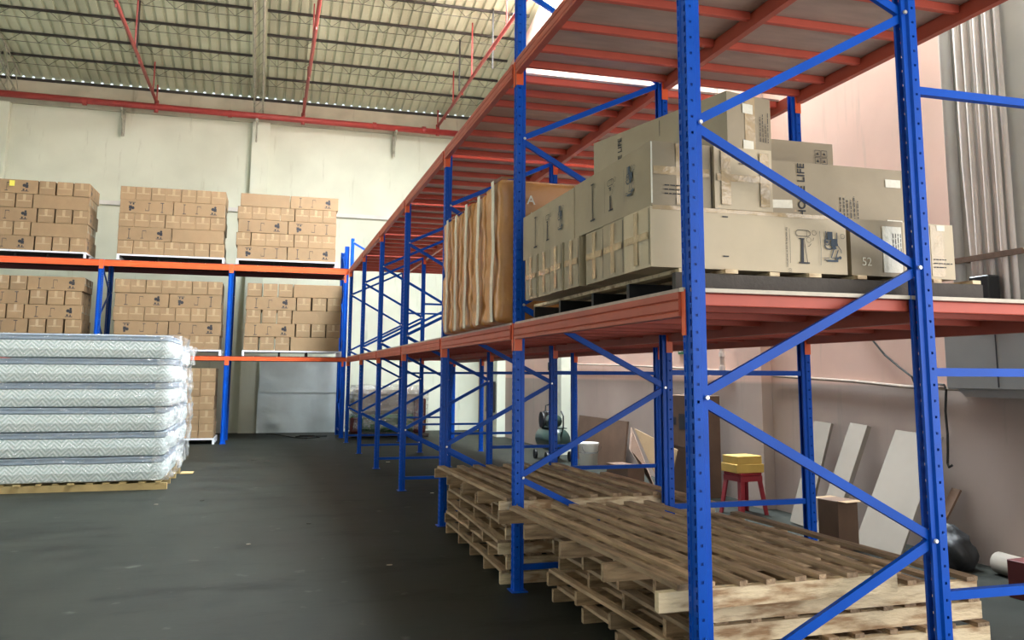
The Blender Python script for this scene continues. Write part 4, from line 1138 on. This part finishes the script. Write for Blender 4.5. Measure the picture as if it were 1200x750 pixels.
# compressor
t = thing('air_compressor', 'dark green air compressor with round tank, motor and wheel by the wall', 'compressor', (3.3, 12.0, 0))
prof = [(.0, -.5), (.12, -.49), (.2, -.44), (.22, -.36), (.22, .36), (.2, .44), (.12, .49), (0, .5)]
b = MB().lathe(prof, 20); b.v = [(x, z, y+.38) for x, y, z in b.v]; obj('tank', b, 'comp_green', t, smooth=True)
obj('motor', MB().tube([(-.05, -.38, .72), (-.05, -.06, .72)], .11, 14), 'comp_green', t, smooth=True)
obj('pump', MB().cbox(-.1, .1, .08, .3, .6, .88, .02), 'black', t)
b = MB()
for k in range(6): b.box(-.12, .12, .09+k*.034, .105+k*.034, .66, .86)
obj('cooling_fins', b, 'dark_steel', t)
obj('pulley', MB().tube([(-.16, .19, .72), (-.13, .19, .72)], .15, 20), 'black', t)
obj('handle', MB().tube([(0, -.48, .45), (0, -.62, .62), (0, -.62, .82), (0, -.5, .9)], .014, 6), 'black', t)
obj('handle_loop', MB().tube([(-.1, .12, .88), (-.08, .15, .98), (.0, .2, 1.0), (.08, .25, .98), (.1, .28, .88)], .012, 6), 'black', t)
for yy in (-.35, .35):
    for sx in (-.22, .22): obj('wheel', MB().tube([(sx-.02, yy, .09), (sx+.02, yy, .09)], .09, 14), 'black', t)
obj('platform', MB().box(-.14, .14, -.42, .36, .585, .60), 'comp_green', t)
# dark wall speaker / panel with cable far right
t = thing('black_wall_case', 'tall narrow black case hung on the far right wall with trailing cable', 'case', (XW-.235, 18.3, .95))
obj('body', MB().cbox(-.10, 0, -.32, .32, -.35, .42, .01), 'black', t)
obj('cable', MB().tube([(-.05, .2, -.34), (-.04, .26, -.5), (-.05, .22, -.7), (-.03, .25, -.9)], .012, 6), 'cable', t)
# switch box
t = thing('switch_box', 'small grey and black switch box on the pale pilaster over the compressor', 'switch box', (XW-.221, 13.3, 1.66))
obj('box', MB().cbox(-.10, 0, -.14, .14, -.14, .16, .008), 'conduit', t); obj('switch', MB().box(-.115, -.10, .0, .10, -.02, .14), 'black', t)
obj('conduit', MB().tube([(-.03, 0, .16), (-.03, 0, 2.6)], .02, 6), 'conduit', t); obj('socket', MB().cbox(-.08, 0, -.08, .06, -.30, -.16, .01), 'conduit', t)
# exit sign
t = thing('exit_sign', 'small green and white emergency exit sign on wall under the shelf', 'sign', (XW-.003, 8.0, 1.92))
obj('panel', MB().box(-.02, 0, -.17, .17, -.065, .065), 'sign_green', t)
a = Flat(); a.rect(.02, .08, .02, .09); a.disc(.13, .085, .012); a.line([(.13, .07), (.12, .045), (.14, .02)], .01); a.line([(.12, .045), (.10, .025)], .01); a.line([(.11, .065), (.15, .055)], .008); a.line([(.18, .055), (.25, .055)], .012); a.poly([(.25, .035), (.28, .055), (.25, .075)])
me = a.mesh('pictogram'); on_face(t, 'pictogram', me, 'white_plastic', (-.0205, .16, -.055), (0, -1, 0), (0, 0, 1))
# wall pipe above head + horizontal conduit
t = thing('white_downpipe', 'white plastic pipe with couplings coming down the wall under the shelf', 'pipe', (XW-.18, 6.6, 0))
obj('pipe', MB().tube([(0, 0, 1.62), (0, 0, 8.5)], .03, 10), 'conduit', t, smooth=True)
for z in (1.64, 1.82): obj('coupling', MB().tube([(0, 0, z-.03), (0, 0, z+.03)], .042, 10), 'conduit', t)
pts = [(0, 18.6-XW*0, 1.88), (0, 15.5, 1.84), (0, 13.7, 1.80)]
tag(obj('wall_conduit', MB().tube([(XW-.035, 12.7, 1.76), (XW-.035, 10.5, 1.72), (XW-.035, 8.4, 1.665), (XW-.035, 6.5, 1.60), (XW-.035, 6.42, 1.60)], .014, 8), 'wall_duct'), 'pale conduit sagging along the wall above the brown cardboard sheet', 'conduit')
tag(obj('wall_conduit', MB().tube([(XW-.035, 5.65, 1.55), (XW-.035, 4.2, 1.5), (XW-.035, 3.4, 1.455), (XW-.035, 2.65, 1.44)], .016, 8), 'wall_duct'), 'pale conduit along the wall between pilasters, above the leaning boards', 'conduit')
tag(obj('wall_conduit', MB().tube([(XW-.035, 2.58, 1.42), (XW-.035, 1.4, 1.38)], .016, 8), 'wall_duct'), 'pale conduit under the grey cabinet at the right edge', 'conduit')
tag(obj('hanging_cable', MB().tube([(3.97, 4.1, 2.1), (3.965, 3.87, 1.92), (3.97, 3.7, 1.76), (3.965, 3.5, 1.64), (3.96, 3.33, 1.55), (3.96, 3.3, 1.49)], .010, 6), 'cable'), 'black cable curving down the wall to the conduit behind the near upright', 'cable')
tag(obj('hanging_cable', MB().tube([(3.95, 3.05, 1.485), (3.95, 2.92, 1.48), (3.95, 2.90, 1.44), (3.955, 2.93, 1.25), (3.945, 2.91, 1.05), (3.955, 2.93, .90), (3.945, 2.93, .80), (3.93, 2.90, .77), (3.94, 2.87, .79)], .011, 6), 'cable'), 'black cable with plug hanging free on the wall right of near upright', 'cable')
# grey cabinet
t = thing('grey_cabinet', 'grey electrical cabinet on the pilaster under the shelf, right edge', 'cabinet', (XW-.161, 1.95, 1.45))
obj('body', MB().cbox(-.20, 0, -.7, .60, 0, .62, .01), 'cabinet', t)
obj('door_seam', MB().box(-.203, -.2005, .05, .06, .02, .60), 'ink', t)
obj('base', MB().prism([(-.7, -.06), (.42, -.06), (.50, .0), (-.7, 0)], 'x', -.18, -.02), 'cabinet', t)
on_face(t, 'small_print', art_lines(3, .10, .05, 22), 'ink', (-.2015, .0, .50), (0, -1, 0), (0, 0, 1))
tag(obj('junction_box', MB().cbox(XW-.08, XW, 2.62, 2.78, 1.48, 1.72, .01), 'dark_steel'), 'small dark junction box on the wall left of the grey cabinet', 'switch box')
# conduits rising from the cabinet
pn = ['leftmost', 'second from left', 'third from left', 'fourth from left', 'fifth from left', 'sixth from left', 'rightmost']
for k in range(7):
    y = 2.28-k*.062
    xx = XW-.161-.06-.03*(k % 2)
    ln = .05 if k == 0 else 0
    tag(obj('conduit_pipe', MB().tube([(xx, y, 2.072), (xx, y+ln*.5, 2.6), (xx, y+ln, 3.3), (xx, y+.01*k*0+ln*1.4, 8.2)], .024 if k else .032, 10), 'conduit', smooth=True), 'off-white vertical pipe on the right wall pilaster, %s of the bundle' % pn[k], 'pipe', 'vertical pipes on the grey pilaster')
t = thing('pipe_strap', 'rusty flat bar clamped across the vertical pipes', 'strap', (XW-.161, 2.1, 2.49))
obj('bar', MB().box(-.143, -.118, -.34, .34, 0, .045), 'rust', t)
for yy in (-.33, .31): obj('standoff', MB().box(-.118, 0, yy, yy+.02, .01, .035), 'rust', t)
tag(obj('cable_duct', MB().tube([(XW-.2, 2.50, 2.0), (XW-.2, 2.50, 8.4)], .05, 12), 'pillar_grey', smooth=True), 'wide grey pipe at the left edge of the grey pilaster', 'pipe')
tag(obj('black_shoe_box', MB().cbox(3.60, 3.72, 2.0, 2.2, 2.073, 2.35, .01), 'black'), 'black box with a step standing on the cabinet before the pipes', 'box')
# floor things at the right
t = thing('fabric_roll', 'off-white fabric roll lying on the floor along the right wall', 'roll', (3.80, 1.8, 0))
obj('roll', MB().tube([(.0, -.55, .085), (0.06, .55, .085)], .085, 16), 'foam', t, smooth=True); obj('core', MB().tube([(.058, .545, .085), (.06, .552, .085)], .03, 10), 'black', t)
t, W, D, H = small_box('dark_red_crate', 'dark red box on the floor at the right picture edge', 'box', 3.35, 3.62, 1.35, 1.75, 0, .26, 'dark_red', .1)
def sack(loc, sc, label):
    import bmesh
    me = bpy.data.meshes.new('black_sack'); bm = bmesh.new(); bmesh.ops.create_icosphere(bm, subdivisions=4, radius=1)
    for v in bm.verts:
        q = noise.noise(v.co*1.7)*.22+noise.noise(v.co*5)*.06; v.co *= 1+q
        v.co = Vector((v.co.x*sc[0], v.co.y*sc[1], max(-.55, v.co.z)*sc[2]+.55*sc[2]))
        if v.co.z > sc[2]*1.2: v.co.x *= .7; v.co.y *= .7
    bm.to_mesh(me); bm.free()
    o = obj('black_sack', me, 'dust_bag', None, loc, smooth=True); tag(o, label, 'sack')
sack((3.66, 2.66, 0), (.18, .22, .22), 'crumpled black sack slumped against the wall behind the near upright')
# plastic-wrapped pile at far corner
def pile():
    import bmesh
    t = thing('wrapped_pile', 'pile of goods under clear plastic, green below, between far posts', 'pile', (1.15, 18.9, 0))
    b = MB().cbox(-.95, .95, -.5, .5, .12, .55, .08); obj('green_sacks', b, 'green', t)
    obj('red_sacks', MB().cbox(-.94, -.7, -.52, -.3, .1, .5, .05), 'dark_red', t); obj('red_box', MB().cbox(.62, .92, -.54, -.3, .1, .95, .03), 'dark_red', t)
    obj('white_bundle', MB().cbox(-.9, .85, -.45, .45, .55, 1.15, .1), 'foam', t)
    obj('base_pallet', MB().box(-1.0, 1.0, -.55, .55, .03, .09).box(-1, -.9, -.5, .5, 0, .03).box(.9, 1, -.5, .5, 0, .03), 'wood_dark', t)
    me = bpy.data.meshes.new('plastic_wrap'); bm = bmesh.new(); bmesh.ops.create_cube(bm, size=1)
    bmesh.ops.scale(bm, vec=(1.98, 1.12, 1.2), verts=bm.verts); bmesh.ops.bevel(bm, geom=list(bm.edges), offset=.12, segments=3, affect='EDGES')
    bmesh.ops.subdivide_edges(bm, edges=[e for e in bm.edges if e.calc_length() > .3], cuts=10, use_grid_fill=True)
    for v in bm.verts:
        q = noise.noise(v.co*4); v.co += Vector((.03*q, .04*q, .05*noise.noise(v.co*3+Vector((5, 5, 5)))*(1 if v.co.z > 0 else 0)))
        v.co.z += .66
    bm.to_mesh(me); bm.free()
    obj('plastic_wrap', me, 'film_side', t, smooth=True)
pile()
# cord on the floor
tag(obj('floor_cord', MB().tube([(-1.75, 20.2, .012), (-1.4, 19.6, .012), (-1.1, 18.6, .012), (-.8, 18.3, .012), (-.5, 18.6, .012), (-.6, 19.2, .012), (-.95, 19.3, .012), (-1.05, 18.9, .012), (-.6, 18.75, .03), (-.3, 19.0, .012)], .012, 6), 'cable'), 'black cord coiled on the floor before the galvanised sheets', 'cord')
# crumbs and paper scraps
sc_ = [(-1.95, 13.2), (-1.75, 12.9), (.33, 12.3), (.78, 9.9), (.35, 8.1), (-1.32, 6.1), (-.78, 3.9), (-3.0, 7.9), (-2.5, 8.1), (-1.9, 5.1)]
sm = ['dark_steel', 'dark_steel', 'tape_white', 'tape_white', 'tape_white', 'dark_steel', 'foam', 'foam', 'dark_steel', 'foam']
sl = ['dark crumb on the floor left of the far posts', 'second dark crumb on the floor near the far posts', 'white paper scrap on the floor between far posts', 'white paper scrap before the fourth frame', 'white scrap near the second pallet stack', 'dark smudge of dirt in the middle of the aisle',
      'white speck on the aisle floor by the second post', 'white speck on the floor near the mattresses', 'dark crumb on the floor right of the mattresses', 'pale scrap in the middle of the aisle']
for (x, y), mm, l in zip(sc_, sm, sl):
    b = MB(); n_ = 7; s = random.uniform(.03, .05) if y > 9 else .02
    pts = [(x+s*(1+.4*random.random())*math.cos(2*math.pi*k/n_), y+s*.6*(1+.4*random.random())*math.sin(2*math.pi*k/n_)) for k in range(n_)]
    b.prism(pts, 'z', .001, .007)
    tag(obj('paper_scrap' if mm != 'dark_steel' else 'dirt_crumb', b, mm), l, 'scrap')
for o in SC.objects:
    if '_d' in o.keys(): del o['_d']
